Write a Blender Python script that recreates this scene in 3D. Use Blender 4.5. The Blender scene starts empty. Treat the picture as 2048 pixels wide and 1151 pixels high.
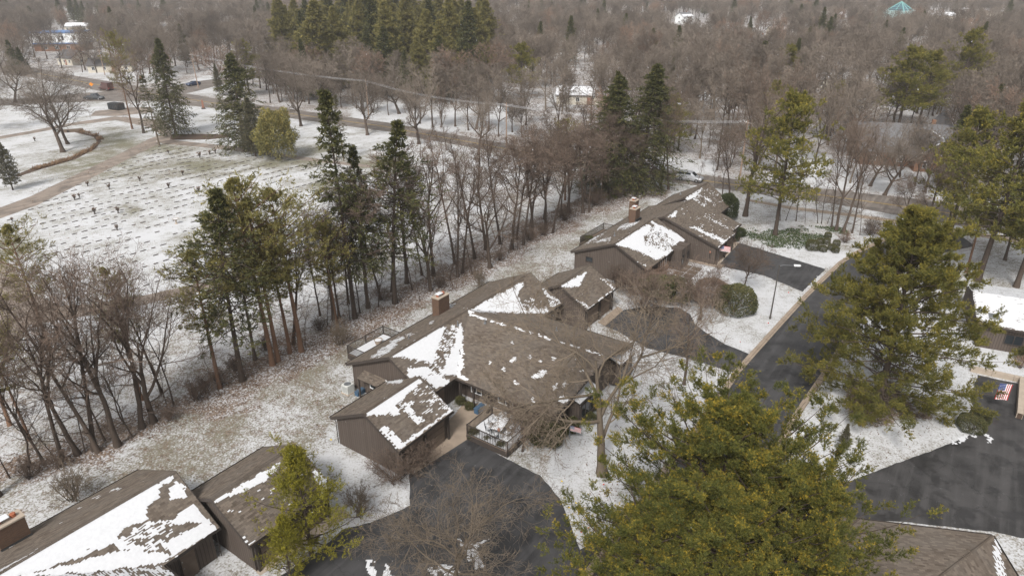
import bpy, math, random
import numpy as np
from mathutils import Vector, Matrix
random.seed(7)
SC = bpy.context.scene
COL = SC.collection
R = math.radians
# ------------------------------------------------------------ camera, sky, sun, exposure
HAZE = 0.00022
CAM_H, PITCH, FPX = 35.0, R(25.0), 1366.0
cam_d = bpy.data.cameras.new('camera'); cam = bpy.data.objects.new('camera', cam_d); COL.objects.link(cam)
cam.location = (0, 0, CAM_H); cam.rotation_euler = (R(90) - PITCH, 0, 0)
cam_d.sensor_width = 36.0; cam_d.lens = 36.0 * FPX / 2048.0
cam_d.clip_start = 0.5; cam_d.clip_end = 6000
SC.camera = cam
SUN_EL, SUN_AZ = R(48), R(200)          # soft overcast sun, behind and right of the camera
w = bpy.data.worlds.new('World'); SC.world = w; w.use_nodes = True
nt = w.node_tree; nt.nodes.clear()
sky = nt.nodes.new('ShaderNodeTexSky'); sky.sky_type = 'NISHITA'; sky.sun_disc = False
sky.sun_elevation = SUN_EL; sky.sun_rotation = SUN_AZ; sky.dust_density = 3.0
hs = nt.nodes.new('ShaderNodeHueSaturation'); hs.inputs['Saturation'].default_value = 0.12
bg = nt.nodes.new('ShaderNodeBackground'); bg.inputs[1].default_value = 0.085
wo = nt.nodes.new('ShaderNodeOutputWorld')
nt.links.new(sky.outputs[0], hs.inputs['Color']); nt.links.new(hs.outputs[0], bg.inputs[0]); nt.links.new(bg.outputs[0], wo.inputs[0])
sd = bpy.data.lights.new('sun', 'SUN'); sd.energy = 1.5; sd.angle = R(12); sd.color = (1, 0.965, 0.92)
so = bpy.data.objects.new('sun', sd); COL.objects.link(so)
_sv = Vector((math.sin(SUN_AZ) * math.cos(SUN_EL), math.cos(SUN_AZ) * math.cos(SUN_EL), math.sin(SUN_EL)))
so.rotation_euler = (-_sv).to_track_quat('-Z', 'Y').to_euler(); so.location = (0, 0, 80)
SC.view_settings.view_transform = 'Standard'; SC.view_settings.look = 'None'
SC.view_settings.exposure = 1.16; SC.view_settings.gamma = 1.0; SC.view_settings.use_curve_mapping = False
SC.render.engine = 'CYCLES'
SC.cycles.max_bounces = 5; SC.cycles.diffuse_bounces = 3; SC.cycles.volume_bounces = 1

# ------------------------------------------------------------ photo pixel -> point on a level plane
CP, SP = math.cos(PITCH), math.sin(PITCH)
def P(px, py, z=0.0):
    a = (px - 1024) / FPX; b = -(py - 575.5) / FPX
    dy = CP + b * SP; dz = -SP + b * CP
    t = (z - CAM_H) / dz
    return (a * t, dy * t)
def P3(px, py, z=0.0):
    x, y = P(px, py, z); return (x, y, z)
def proj(x, y, z):
    dz = z - CAM_H; d = y * CP - dz * SP; u = y * SP + dz * CP
    return 1024 + FPX * x / d, 575.5 - FPX * u / d
def height(bx, by, ty):
    x, y = P(bx, by); lo, hi = 0., 60.
    for _ in range(40):
        m = (lo + hi) / 2
        if proj(x, y, m)[1] > ty: lo = m
        else: hi = m
    return lo
AX = R(55)
U = np.array([math.cos(AX), math.sin(AX)]); V = np.array([math.sin(AX), -math.cos(AX)])
def W(u, v): p = U * u + V * v; return (float(p[0]), float(p[1]))
def pip(x, y, poly):
    x = np.asarray(x, float); y = np.asarray(y, float); inside = np.zeros(x.shape, bool)
    n = len(poly); j = n - 1
    for i in range(n):
        xi, yi = poly[i]; xj, yj = poly[j]
        if yi != yj:
            c = ((yi > y) != (yj > y)) & (x < (xj - xi) * (y - yi) / (yj - yi) + xi)
            inside ^= c
        j = i
    return inside
def PW(pts): return [P(*p) for p in pts]
# cheap smooth value noise (numpy)
_tab = np.random.default_rng(3).random((256, 256))
def vnoise(x, y, s=1.0):
    x = np.asarray(x) / s; y = np.asarray(y) / s
    xi = np.floor(x).astype(int); yi = np.floor(y).astype(int); fx = x - xi; fy = y - yi
    fx = fx * fx * (3 - 2 * fx); fy = fy * fy * (3 - 2 * fy)
    g = lambda a, b: _tab[a & 255, b & 255]
    return (g(xi, yi) * (1 - fx) + g(xi + 1, yi) * fx) * (1 - fy) + (g(xi, yi + 1) * (1 - fx) + g(xi + 1, yi + 1) * fx) * fy
def fbm(x, y, s): return .5 * vnoise(x, y, s) + .3 * vnoise(x + 31.7, y + 12.1, s / 2.1) + .2 * vnoise(x + 5.3, y + 77.7, s / 4.3)

# ------------------------------------------------------------ materials
def newmat(name):
    m = bpy.data.materials.new(name); m.use_nodes = True
    n = m.node_tree; b = n.nodes['Principled BSDF']
    return m, n, b
def N(n, t, **kw):
    x = n.nodes.new(t)
    for k, v in kw.items():
        if k.startswith('i_'):
            key = k[2:]; x.inputs[int(key) if key.isdigit() else key].default_value = v
        else: setattr(x, k, v)
    return x
def mixc(n, fac, a, b):
    m = N(n, 'ShaderNodeMix', data_type='RGBA')
    if hasattr(fac, 'links'): n.links.new(fac, m.inputs[0])
    else: m.inputs[0].default_value = fac
    for s, i in ((a, 6), (b, 7)):
        if hasattr(s, 'links'): n.links.new(s, m.inputs[i])
        else: m.inputs[i].default_value = (*s, 1)
    return m.outputs[2]
def mth(n, op, a, b=None, c=None):
    m = N(n, 'ShaderNodeMath', operation=op)
    for i, s in enumerate((a, b, c)):
        if s is None: continue
        if hasattr(s, 'links'): n.links.new(s, m.inputs[i])
        else: m.inputs[i].default_value = s
    return m.outputs[0]
def maprange(n, v, a, b, c=0., d=1., smooth=True):
    m = N(n, 'ShaderNodeMapRange', interpolation_type='SMOOTHSTEP' if smooth else 'LINEAR')
    n.links.new(v, m.inputs[0])
    for i, s in enumerate((a, b, c, d)):
        if hasattr(s, 'links'): n.links.new(s, m.inputs[i + 1])
        else: m.inputs[i + 1].default_value = s
    return m.outputs[0]
def noise(n, co, scale, detail=3, rough=.55, dim='3D'):
    x = N(n, 'ShaderNodeTexNoise'); x.inputs['Scale'].default_value = scale; x.inputs['Detail'].default_value = detail
    x.inputs['Roughness'].default_value = rough
    n.links.new(co, x.inputs['Vector']); return x.outputs['Fac']
def wpos(n): return N(n, 'ShaderNodeNewGeometry').outputs['Position']
def ocoord(n): return N(n, 'ShaderNodeTexCoord').outputs['Object']
def bump(n, b, h, strength=.3, dist=.02):
    x = N(n, 'ShaderNodeBump'); x.inputs['Strength'].default_value = strength; x.inputs['Distance'].default_value = dist
    n.links.new(h, x.inputs['Height']); n.links.new(x.outputs[0], b.inputs['Normal'])
MATS = {}
def simple(name, c, rough=.7, var=.25, scale=3., metal=0., bmp=0.):
    if name in MATS: return MATS[name]
    m, n, b = newmat(name)
    nz = noise(n, ocoord(n), scale, 4)
    d = tuple(x * (1 - var) for x in c); l = tuple(min(1, x * (1 + var)) for x in c)
    n.links.new(mixc(n, nz, d, l), b.inputs['Base Color'])
    b.inputs['Roughness'].default_value = rough; b.inputs['Metallic'].default_value = metal
    b.inputs['Specular IOR Level'].default_value = .3
    if bmp: bump(n, b, nz, bmp, .02)
    MATS[name] = m; return m

# ------------------------------------------------------------ mesh helpers
def np_mesh(name, Vv, faces, mats, attr=None, smooth=False, midx=None, uv=None):
    """faces: list of int arrays (nf,k)"""
    me = bpy.data.meshes.new(name)
    Vv = np.asarray(Vv, np.float32)
    me.vertices.add(len(Vv)); me.vertices.foreach_set('co', Vv.ravel())
    faces = [np.asarray(f, np.int32) for f in faces if len(f)]
    tot = np.concatenate([np.full(len(f), f.shape[1], np.int32) for f in faces])
    li = np.concatenate([f.ravel() for f in faces])
    me.loops.add(len(li)); me.loops.foreach_set('vertex_index', li)
    me.polygons.add(len(tot))
    st = np.concatenate([[0], np.cumsum(tot)[:-1]]).astype(np.int32)
    me.polygons.foreach_set('loop_start', st)
    try: me.polygons.foreach_set('loop_total', tot)
    except Exception: pass
    for m in (mats if isinstance(mats, (list, tuple)) else [mats]): me.materials.append(m)
    if midx is not None: me.polygons.foreach_set('material_index', np.asarray(midx, np.int32))
    me.polygons.foreach_set('use_smooth', np.full(len(tot), bool(smooth)))
    me.update(calc_edges=True)
    if attr:
        for k, a in attr.items():
            at = me.attributes.new(k, 'FLOAT', 'POINT'); at.data.foreach_set('value', np.asarray(a, np.float32))
    return me
def link(name, me, parent=None, loc=None, rz=0.):
    o = bpy.data.objects.new(name, me); COL.objects.link(o)
    if parent is not None: o.parent = parent
    if loc is not None: o.location = loc
    if rz: o.rotation_euler = (0, 0, rz)
    return o
def tag(o, label=None, cat=None, group=None, kind=None):
    if label: o['label'] = label
    if cat: o['category'] = cat
    if group: o['group'] = group
    if kind: o['kind'] = kind
    return o
def thing(name, label, cat, loc=(0, 0, 0), rz=0., group=None):
    o = bpy.data.objects.new(name, None); COL.objects.link(o); o.empty_display_size = .3
    if len(loc) == 2: loc = (loc[0], loc[1], 0)
    o.location = loc; o.rotation_euler = (0, 0, rz)
    return tag(o, label, cat, group)
def copy_tree(o, parent=None):
    c = o.copy(); COL.objects.link(c); c.parent = parent
    for ch in o.children: copy_tree(ch, c)
    return c
class MB:
    def __init__(s): s.v = []; s.f = []; s.uv = []; s.mi = []; s.cur = 0
    def poly(s, pts, uv=None):
        i = len(s.v); s.v += [tuple(p) for p in pts]; s.f.append(list(range(i, i + len(pts)))); s.mi.append(s.cur)
        s.uv += uv if uv else [(0, 0)] * len(pts)
    def box(s, c, d, rz=0.):
        x, y, z = d[0] / 2, d[1] / 2, d[2] / 2; cr, sr = math.cos(rz), math.sin(rz)
        q = [(c[0] + a * x * cr - b * y * sr, c[1] + a * x * sr + b * y * cr, c[2] + e * z) for a, b, e in
             ((-1, -1, -1), (1, -1, -1), (1, 1, -1), (-1, 1, -1), (-1, -1, 1), (1, -1, 1), (1, 1, 1), (-1, 1, 1))]
        for f in ((3, 2, 1, 0), (4, 5, 6, 7), (0, 1, 5, 4), (1, 2, 6, 5), (2, 3, 7, 6), (3, 0, 4, 7)): s.poly([q[k] for k in f], [(q[k][0] + q[k][1], q[k][2]) for k in f])
        return s
    def box2(s, a, b): return s.box([(a[i] + b[i]) / 2 for i in range(3)], [abs(b[i] - a[i]) for i in range(3)])
    def prism(s, pts, z0, z1):
        n = len(pts); ar = sum(pts[i][0] * pts[(i + 1) % n][1] - pts[(i + 1) % n][0] * pts[i][1] for i in range(n))
        if ar < 0: pts = pts[::-1]
        s.poly([(x, y, z1) for x, y in pts]); s.poly([(x, y, z0) for x, y in pts[::-1]])
        for i in range(n):
            a, b = pts[i], pts[(i + 1) % n]; s.poly([(a[0], a[1], z0), (b[0], b[1], z0), (b[0], b[1], z1), (a[0], a[1], z1)])
        return s
    def bar(s, a, b, r, sides=6, r2=None, cap=True):
        a = Vector(a); b = Vector(b); d = (b - a); d.normalize()
        p = d.cross(Vector((0, 0, 1)) if abs(d.z) < .9 else Vector((1, 0, 0))); p.normalize(); q = d.cross(p)
        r2 = r if r2 is None else r2; A = []; B = []
        for k in range(sides):
            t = 2 * math.pi * (k + .5) / sides; e = p * math.cos(t) + q * math.sin(t); A.append(a + e * r); B.append(b + e * r2)
        for k in range(sides): l = (k + 1) % sides; s.poly([A[l], A[k], B[k], B[l]][::-1])
        if cap: s.poly(A); s.poly(B[::-1])
        return s
    def tube(s, pts, r, sides=6):
        for i in range(len(pts) - 1): s.bar(pts[i], pts[i + 1], r[i] if hasattr(r, '__len__') else r, sides, r[i + 1] if hasattr(r, '__len__') else r, True)
        return s
    def lathe(s, c, prof, sides=12):
        rings = [[(c[0] + r * math.cos(2 * math.pi * k / sides), c[1] + r * math.sin(2 * math.pi * k / sides), c[2] + z) for k in range(sides)] for r, z in prof]
        for i in range(len(rings) - 1):
            for k in range(sides):
                l = (k + 1) % sides; s.poly([rings[i][k], rings[i][l], rings[i + 1][l], rings[i + 1][k]])
        s.poly(rings[0][::-1]); s.poly(rings[-1]); return s
    def build(s, name, mat, parent=None, loc=None, rz=0., smooth=False):
        me = bpy.data.meshes.new(name); me.from_pydata(s.v, [], s.f)
        for m in (mat if isinstance(mat, (list, tuple)) else [mat]): me.materials.append(m)
        if any(s.mi): me.polygons.foreach_set('material_index', s.mi)
        ul = me.uv_layers.new(name='UVMap'); ul.data.foreach_set('uv', [c for t in s.uv for c in t])
        if smooth: me.polygons.foreach_set('use_smooth', [True] * len(s.f))
        me.update()
        return link(name, me, parent, loc, rz)
# ------------------------------------------------------------ materials of the place
def m_ground():
    m, n, b = newmat('snowy_ground'); p = wpos(n)
    sn = N(n, 'ShaderNodeAttribute', attribute_name='snow').outputs['Fac']
    lf = N(n, 'ShaderNodeAttribute', attribute_name='leaf').outputs['Fac']
    gr = N(n, 'ShaderNodeAttribute', attribute_name='green').outputs['Fac']
    big = noise(n, p, .22, 4); med = noise(n, p, 1.3, 4, .6); fine = noise(n, p, 7., 5, .65); vf = noise(n, p, 26., 3, .6)
    grass = mixc(n, med, (.165, .14, .105), (.12, .115, .075)); grass = mixc(n, mth(n, 'MULTIPLY', gr, .6), grass, (.105, .115, .05))
    grass = mixc(n, maprange(n, vf, .35, .7), grass, (.22, .20, .16))
    vo = N(n, 'ShaderNodeTexVoronoi'); vo.inputs['Scale'].default_value = 7.5; n.links.new(p, vo.inputs['Vector'])
    hsv = N(n, 'ShaderNodeSeparateColor'); n.links.new(vo.outputs['Color'], hsv.inputs[0])
    leafc = mixc(n, hsv.outputs[0], (.085, .060, .046), (.23, .175, .135))
    base = mixc(n, maprange(n, mth(n, 'ADD', lf, mth(n, 'MULTIPLY', mth(n, 'SUBTRACT', med, .5), 1.2)), .3, .7), grass, leafc)
    # snow threshold: lf litter pokes through as single leaves
    t = mth(n, 'ADD', mth(n, 'MULTIPLY', fine, .5), mth(n, 'ADD', mth(n, 'MULTIPLY', med, .25), mth(n, 'MULTIPLY', vf, .3)))
    t = mth(n, 'ADD', t, mth(n, 'MULTIPLY', mth(n, 'SUBTRACT', big, .5), .34))
    t = mth(n, 'ADD', t, mth(n, 'MULTIPLY', mth(n, 'MULTIPLY', mth(n, 'SUBTRACT', hsv.outputs[1], .45), lf), .33))
    thr = mth(n, 'ADD', mth(n, 'MULTIPLY', sn, .46), .30)
    fac = mth(n, 'MULTIPLY', maprange(n, mth(n, 'SUBTRACT', thr, t), -.06, .16), .96)
    snowc = mixc(n, vf, (.45, .455, .468), (.585, .588, .60))
    n.links.new(mixc(n, fac, base, snowc), b.inputs['Base Color'])
    b.inputs['Roughness'].default_value = .85; b.inputs['Specular IOR Level'].default_value = .15
    bump(n, b, mth(n, 'ADD', fine, mth(n, 'MULTIPLY', fac, .5)), .5, .05)
    return m
def m_asphalt(name, c, patch=.35, snowdust=0., scale=1.):
    m, n, b = newmat(name); p = wpos(n)
    big = noise(n, p, .35, 4, .6); fine = noise(n, p, 22, 3, .6)
    vr = N(n, 'ShaderNodeVectorRotate', rotation_type='Z_AXIS'); vr.inputs['Angle'].default_value = -AX; n.links.new(p, vr.inputs['Vector'])
    st = N(n, 'ShaderNodeMapping'); st.inputs['Scale'].default_value = (.05, .9, 1)
    n.links.new(vr.outputs[0], st.inputs['Vector']); strk = noise(n, st.outputs[0], 1.6, 4, .6)
    col = mixc(n, maprange(n, big, .3, .7), tuple(x * (1 - patch) for x in c), tuple(x * (1 + patch) for x in c))
    col = mixc(n, maprange(n, strk, .42, .68, 0, .75), col, tuple(x * 1.75 for x in c))
    col = mixc(n, maprange(n, fine, .45, .75, 0, .45), col, tuple(x * 1.7 for x in c))
    wet = maprange(n, noise(n, p, .45, 5, .65), .50, .62)
    col = mixc(n, mth(n, 'MULTIPLY', wet, .6), col, tuple(x * .5 for x in c))
    cr = N(n, 'ShaderNodeTexVoronoi', feature='DISTANCE_TO_EDGE'); cr.inputs['Scale'].default_value = .22
    wv = N(n, 'ShaderNodeVectorMath', operation='ADD'); nn = N(n, 'ShaderNodeTexNoise'); nn.inputs['Scale'].default_value = .7; nn.inputs['Detail'].default_value = 4; n.links.new(p, nn.inputs['Vector'])
    n.links.new(p, wv.inputs[0]); sv = N(n, 'ShaderNodeVectorMath', operation='SCALE'); sv.inputs['Scale'].default_value = 2.2; n.links.new(nn.outputs['Color'], sv.inputs[0]); n.links.new(sv.outputs[0], wv.inputs[1]); n.links.new(wv.outputs[0], cr.inputs['Vector'])
    col = mixc(n, maprange(n, cr.outputs['Distance'], .0, .010, .5, 0.), col, tuple(x * .3 for x in c))
    if snowdust:
        s1 = noise(n, p, 1.7, 6, .75)
        f = maprange(n, mth(n, 'ADD', mth(n, 'MULTIPLY', s1, .75), mth(n, 'MULTIPLY', fine, .25)), .60 - snowdust * .1, .80 - snowdust * .1, 0., .55)
        col = mixc(n, f, col, (.30, .30, .31))
    n.links.new(col, b.inputs['Base Color'])
    n.links.new(maprange(n, wet, 0, 1, .8, .5), b.inputs['Roughness']); b.inputs['Specular IOR Level'].default_value = .35
    bump(n, b, fine, .3, .01); return m
def m_shingle():
    m, n, b = newmat('brown_shingle'); a = N(n, 'ShaderNodeAttribute', attribute_name='tone').outputs['Fac']
    p = wpos(n); g = noise(n, p, 45, 2); big = noise(n, p, .5, 3)
    c = mixc(n, a, (.070, .054, .042), (.158, .128, .103))
    c = mixc(n, maprange(n, big, .35, .7, 0, .4), c, (.135, .12, .105))
    c = mixc(n, maprange(n, g, .4, .8, 0, .4), c, (.20, .17, .14))
    n.links.new(c, b.inputs['Base Color']); b.inputs['Roughness'].default_value = .9; b.inputs['Specular IOR Level'].default_value = .15
    bump(n, b, g, .3, .006); return m
def m_siding():
    m, n, b = newmat('vertical_board_siding'); uv = N(n, 'ShaderNodeUVMap').outputs[0]
    s = N(n, 'ShaderNodeSeparateXYZ'); n.links.new(uv, s.inputs[0])
    fr = mth(n, 'FRACT', mth(n, 'DIVIDE', s.outputs[0], .24)); g = mth(n, 'ABSOLUTE', mth(n, 'SUBTRACT', fr, .5))
    gr = maprange(n, g, .40, .47)
    wn = N(n, 'ShaderNodeTexWhiteNoise', noise_dimensions='1D'); n.links.new(mth(n, 'FLOOR', mth(n, 'DIVIDE', s.outputs[0], .24)), wn.inputs['W'])
    mp = N(n, 'ShaderNodeMapping'); mp.inputs['Scale'].default_value = (9, .7, 1); n.links.new(uv, mp.inputs['Vector'])
    gn = noise(n, mp.outputs[0], 2, 4)
    c = mixc(n, gn, (.066, .050, .042), (.112, .089, .074))
    c = mixc(n, mth(n, 'MULTIPLY', wn.outputs[0], .35), c, (.125, .104, .088))
    c = mixc(n, mth(n, 'MULTIPLY', gr, .75), c, (.02, .016, .013))
    n.links.new(c, b.inputs['Base Color']); b.inputs['Roughness'].default_value = .8; b.inputs['Specular IOR Level'].default_value = .2
    bump(n, b, mth(n, 'SUBTRACT', 1., gr), .8, .02); return m
def m_brick(name='red_brick', c1=(.26, .12, .06), c2=(.16, .07, .04)):
    m, n, b = newmat(name); uv = N(n, 'ShaderNodeUVMap').outputs[0]
    t = N(n, 'ShaderNodeTexBrick'); n.links.new(uv, t.inputs['Vector'])
    t.inputs['Color1'].default_value = (*c1, 1); t.inputs['Color2'].default_value = (*c2, 1); t.inputs['Mortar'].default_value = (.09, .075, .06, 1)
    t.inputs['Scale'].default_value = 1.; t.inputs['Brick Width'].default_value = .22; t.inputs['Row Height'].default_value = .075
    t.inputs['Mortar Size'].default_value = .008; t.inputs['Bias'].default_value = -.1
    nz = noise(n, wpos(n), 5, 3); n.links.new(mixc(n, mth(n, 'MULTIPLY', nz, .3), t.outputs[0], (.12, .08, .06)), b.inputs['Base Color'])
    b.inputs['Roughness'].default_value = .9; bump(n, b, t.outputs['Fac'], -.5, .01); return m
def m_bark(name, a, c, rnd=.5):
    m, n, b = newmat(name); o = ocoord(n); mp = N(n, 'ShaderNodeMapping'); mp.inputs['Scale'].default_value = (3, 3, .6); n.links.new(o, mp.inputs['Vector'])
    nz = noise(n, mp.outputs[0], 6, 4, .65)
    r = N(n, 'ShaderNodeObjectInfo').outputs['Random']
    col = mixc(n, nz, a, c); col = mixc(n, mth(n, 'MULTIPLY', r, rnd), col, tuple(x * .62 for x in a))
    n.links.new(col, b.inputs['Base Color']); b.inputs['Roughness'].default_value = .9; b.inputs['Specular IOR Level'].default_value = .1
    bump(n, b, nz, .6, .04); return m
def m_twig(name, a, c):
    m, n, b = newmat(name); t = N(n, 'ShaderNodeAttribute', attribute_name='tone').outputs['Fac']
    r = N(n, 'ShaderNodeObjectInfo').outputs['Random']
    f = mth(n, 'MULTIPLY_ADD', r, .65, mth(n, 'MULTIPLY', t, .35))
    n.links.new(mixc(n, f, a, c), b.inputs['Base Color']); b.inputs['Roughness'].default_value = .9; b.inputs['Specular IOR Level'].default_value = .1
    return m
def m_needle(name, dark, mid, tip, rnd=.35):
    m, n, b = newmat(name); t = N(n, 'ShaderNodeAttribute', attribute_name='tone').outputs['Fac']
    r = N(n, 'ShaderNodeObjectInfo').outputs['Random']
    c = mixc(n, maprange(n, t, 0, .55, smooth=False), dark, mid); c = mixc(n, maprange(n, t, .55, 1., smooth=False), c, tip)
    c = mixc(n, mth(n, 'MULTIPLY', r, rnd), c, tuple(x * .6 for x in mid))
    n.links.new(c, b.inputs['Base Color']); b.inputs['Roughness'].default_value = .65; b.inputs['Specular IOR Level'].default_value = .2
    tr = N(n, 'ShaderNodeBsdfTranslucent'); n.links.new(c, tr.inputs[0]); mx = N(n, 'ShaderNodeMixShader'); mx.inputs[0].default_value = .22
    n.links.new(b.outputs[0], mx.inputs[1]); n.links.new(tr.outputs[0], mx.inputs[2]); n.links.new(mx.outputs[0], n.nodes['Material Output'].inputs[0])
    return m
M = dict(
 ground=m_ground(), asphalt=m_asphalt('driveway_asphalt', (.038, .0368, .0375)), road=m_asphalt('wet_main_road', (.128, .110, .096), .2),
 asphalt_dust=m_asphalt('dusted_asphalt', (.037, .035, .0345), .45, .25), path=m_asphalt('cemetery_path', (.185, .152, .126), .2),
 shingle=m_shingle(), siding=m_siding(), brick=m_brick(), brick_dark=m_brick('chimney_brick', (.085, .040, .022), (.13, .068, .034)),
 bark=m_bark('brown_bark', (.050, .038, .031), (.140, .108, .087)), bark_pale=m_bark('pale_bark', (.085, .068, .050), (.215, .172, .130), .25),
 bark_red=m_bark('pine_bark', (0.115, 0.068, 0.045), (0.270, 0.162, 0.108)),
 twig=m_twig('brown_twigs', (.080, .060, .047), (.190, .140, .110)), twig_pale=m_twig('tan_twigs', (.100, .080, .060), (.190, .150, .112)),
 twig_far=m_twig('greybrown_twigs', (.098, .080, .066), (.215, .176, .142)), twig_orange=m_twig('rust_twigs', (.140, .098, .075), (.250, .170, .125)),
 pine=m_needle('white_pine_needles', (.055, .068, .020), (.200, .180, .042), (.44, .33, .05)),
 pine_gold=m_needle('golden_pine_needles', (.040, .054, .016), (.150, .143, .030), (.52, .35, .036), .1),
 spruce=m_needle('spruce_needles', (.030, .038, .016), (.100, .100, .036), (.22, .185, .06)),
 spruce_grey=m_needle('grey_spruce_needles', (0.075, 0.077, 0.050), (0.144, 0.131, 0.077), (0.213, 0.181, 0.100)),
 scots=m_needle('scots_pine_needles', (.12, .118, .045), (.24, .21, .07), (.37, .29, .085)),
 gold=m_needle('golden_arborvitae', (.115, .115, .020), (.245, .22, .027), (.44, .36, .040), .1),
 yew=m_needle('dark_yew', (.027, .039, .02), (.063, .078, .033), (.128, .128, .053)),
 box=m_needle('boxwood_leaves', (0.053, 0.060, 0.027), (0.112, 0.112, 0.045), (0.210, 0.173, 0.075)),
 ivy=m_needle('ground_cover_leaves', (.03, .05, .02), (.06, .09, .03), (.12, .14, .05)),
 dryleaf=m_twig('dry_leaves', (.085, .055, .040), (.21, .145, .105)),
 tuft=m_twig('dry_grass', (.18, .11, .07), (.30, .21, .13)),
 snow=simple('snow', (.575, .58, .595), .75, .12, 5., bmp=.4),
 trim=simple('dark_trim', (.052, .042, .036), .7), concrete=simple('concrete', (.36, .30, .24), .85, .2, 2.),
 concrete_dark=simple('worn_concrete', (.27, .215, .165), .9, .35, 1.2), metal=simple('grey_metal', (.25, .26, .27), .45, .15, 5, .6),
 black=simple('black_metal', (.02, .02, .02), .5), white=simple('white_paint', (.72, .73, .73), .5, .06),
 blue=simple('blue_plastic', (.045, .095, .16), .45, .1), bluecover=simple('slate_blue_cover', (.06, .10, .15), .6, .15),
 wood=simple('weathered_wood', (.14, .105, .08), .8, .3), redwood=simple('red_wood', (.24, .12, .085), .8, .25),
 pole=simple('utility_pole_wood', (.28, .20, .15), .9, .25), copper=simple('verdigris', (.16, .34, .33), .6, .1), orange=simple('orange_panel', (.75, .26, .03), .5, .05),
 stone=simple('grave_stone', (.075, .065, .058), .6, .3, 6.), rust=simple('rust_flue', (.30, .10, .05), .8, .3), cream=simple('cream_siding', (.48, .44, .37), .7, .08),
 roofgrey=simple('grey_roofing', (.135, .135, .14), .85, .25, 1.5), rooffar=simple('dark_roofing', (.085, .08, .08), .85, .25, 1.5), bluetrim=simple('blue_roof_trim', (.10, .20, .40), .5, .1),
 red=simple('flag_red', (.42, .03, .03), .7, .1), navy=simple('flag_blue', (.03, .05, .18), .7, .1), yellowp=simple('road_yellow', (.45, .30, .06), .8, .3, 3), whitep=simple('road_white', (.6, .58, .55), .8, .3, 3),
 tyre=simple('tyre_rubber', (.015, .015, .015), .85), rim=simple('wheel_rim', (.4, .4, .41), .35, .05, 3, .8), darkwood=simple('dark_interior', (.012, .011, .010), .9),
 litter=simple('bare_soil', (.075, .05, .036), .95, .35, 3.), pinkflag=simple('orange_red_marker', (.65, .09, .05), .6, .1), yellow=simple('yellow_marker', (.7, .5, .03), .6, .1),
)
def carpaint(name, c, metal=.4):
    m, n, b = newmat(name); b.inputs['Base Color'].default_value = (*c, 1); b.inputs['Roughness'].default_value = .32; b.inputs['Metallic'].default_value = metal
    nz = noise(n, ocoord(n), 2.5, 3); n.links.new(mixc(n, maprange(n, nz, .5, .8, 0, .4), c, (.25, .22, .19)), b.inputs['Base Color']); return m
M['silver'] = carpaint('silver_paint', (.42, .43, .45)); M['darkpaint'] = carpaint('charcoal_paint', (.05, .055, .06)); M['bluepaint'] = carpaint('navy_paint', (.04, .06, .12)); M['maroon'] = carpaint('maroon_paint', (.11, .05, .045))
def glassm():
    m, n, b = newmat('dark_window_glass'); b.inputs['Base Color'].default_value = (.02, .024, .028, 1); b.inputs['Roughness'].default_value = .08; b.inputs['Specular IOR Level'].default_value = .6; return m
M['glass'] = glassm()
# ------------------------------------------------------------ vegetation generators (numpy)
def unit(a): return a / np.maximum(np.linalg.norm(a, axis=-1, keepdims=True), 1e-9)
UP = np.array([0., 0., 1.])
def branch(rng, P0, D, L, n, jit, trop, R0, R1):
    m = len(P0); pts = np.empty((m, n, 3)); pts[:, 0] = P0; d = unit(D)
    for i in range(1, n):
        d = unit(d + jit * rng.normal(size=(m, 3)) + np.asarray(trop if not hasattr(trop, 'shape') else trop)[..., None] * UP)
        pts[:, i] = pts[:, i - 1] + d * (L / (n - 1))[:, None]
    t = np.linspace(0, 1, n); rad = R0[:, None] * (1 - t) + R1[:, None] * t
    return pts, rad
def spawn(rng, pts, rad, k, t0, t1, a0, a1, flat=0.):
    m, n, _ = pts.shape
    t = t0 + (t1 - t0) * ((np.arange(k)[None, :] + rng.random((m, k))) / k)
    f = np.clip(t, 0, .999) * (n - 1); i = f.astype(int); w = (f - i)
    mi = np.repeat(np.arange(m)[:, None], k, 1)
    p = pts[mi, i] * (1 - w)[..., None] + pts[mi, i + 1] * w[..., None]
    tan = unit(pts[mi, i + 1] - pts[mi, i]); r = rad[mi, i] * (1 - w) + rad[mi, i + 1] * w
    rv = rng.normal(size=(m, k, 3)); rv[..., 2] *= (1 - flat)
    perp = unit(rv - (rv * tan).sum(-1, keepdims=True) * tan)
    # alternate sides
    az = rng.random((m, 1)) * 6.283 + np.arange(k)[None, :] * 2.4 + rng.normal(size=(m, k)) * .5
    q = np.cross(tan, perp); 
    if flat == 0.:
        e1 = unit(np.cross(tan, np.array([.31, .77, .55]))); e2 = np.cross(tan, e1)
        perp = e1 * np.cos(az)[..., None] + e2 * np.sin(az)[..., None]
    a = a0 + (a1 - a0) * rng.random((m, k))
    d = tan * np.cos(a)[..., None] + perp * np.sin(a)[..., None]
    return p.reshape(-1, 3), d.reshape(-1, 3), t.ravel(), mi.ravel(), r.ravel()
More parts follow.
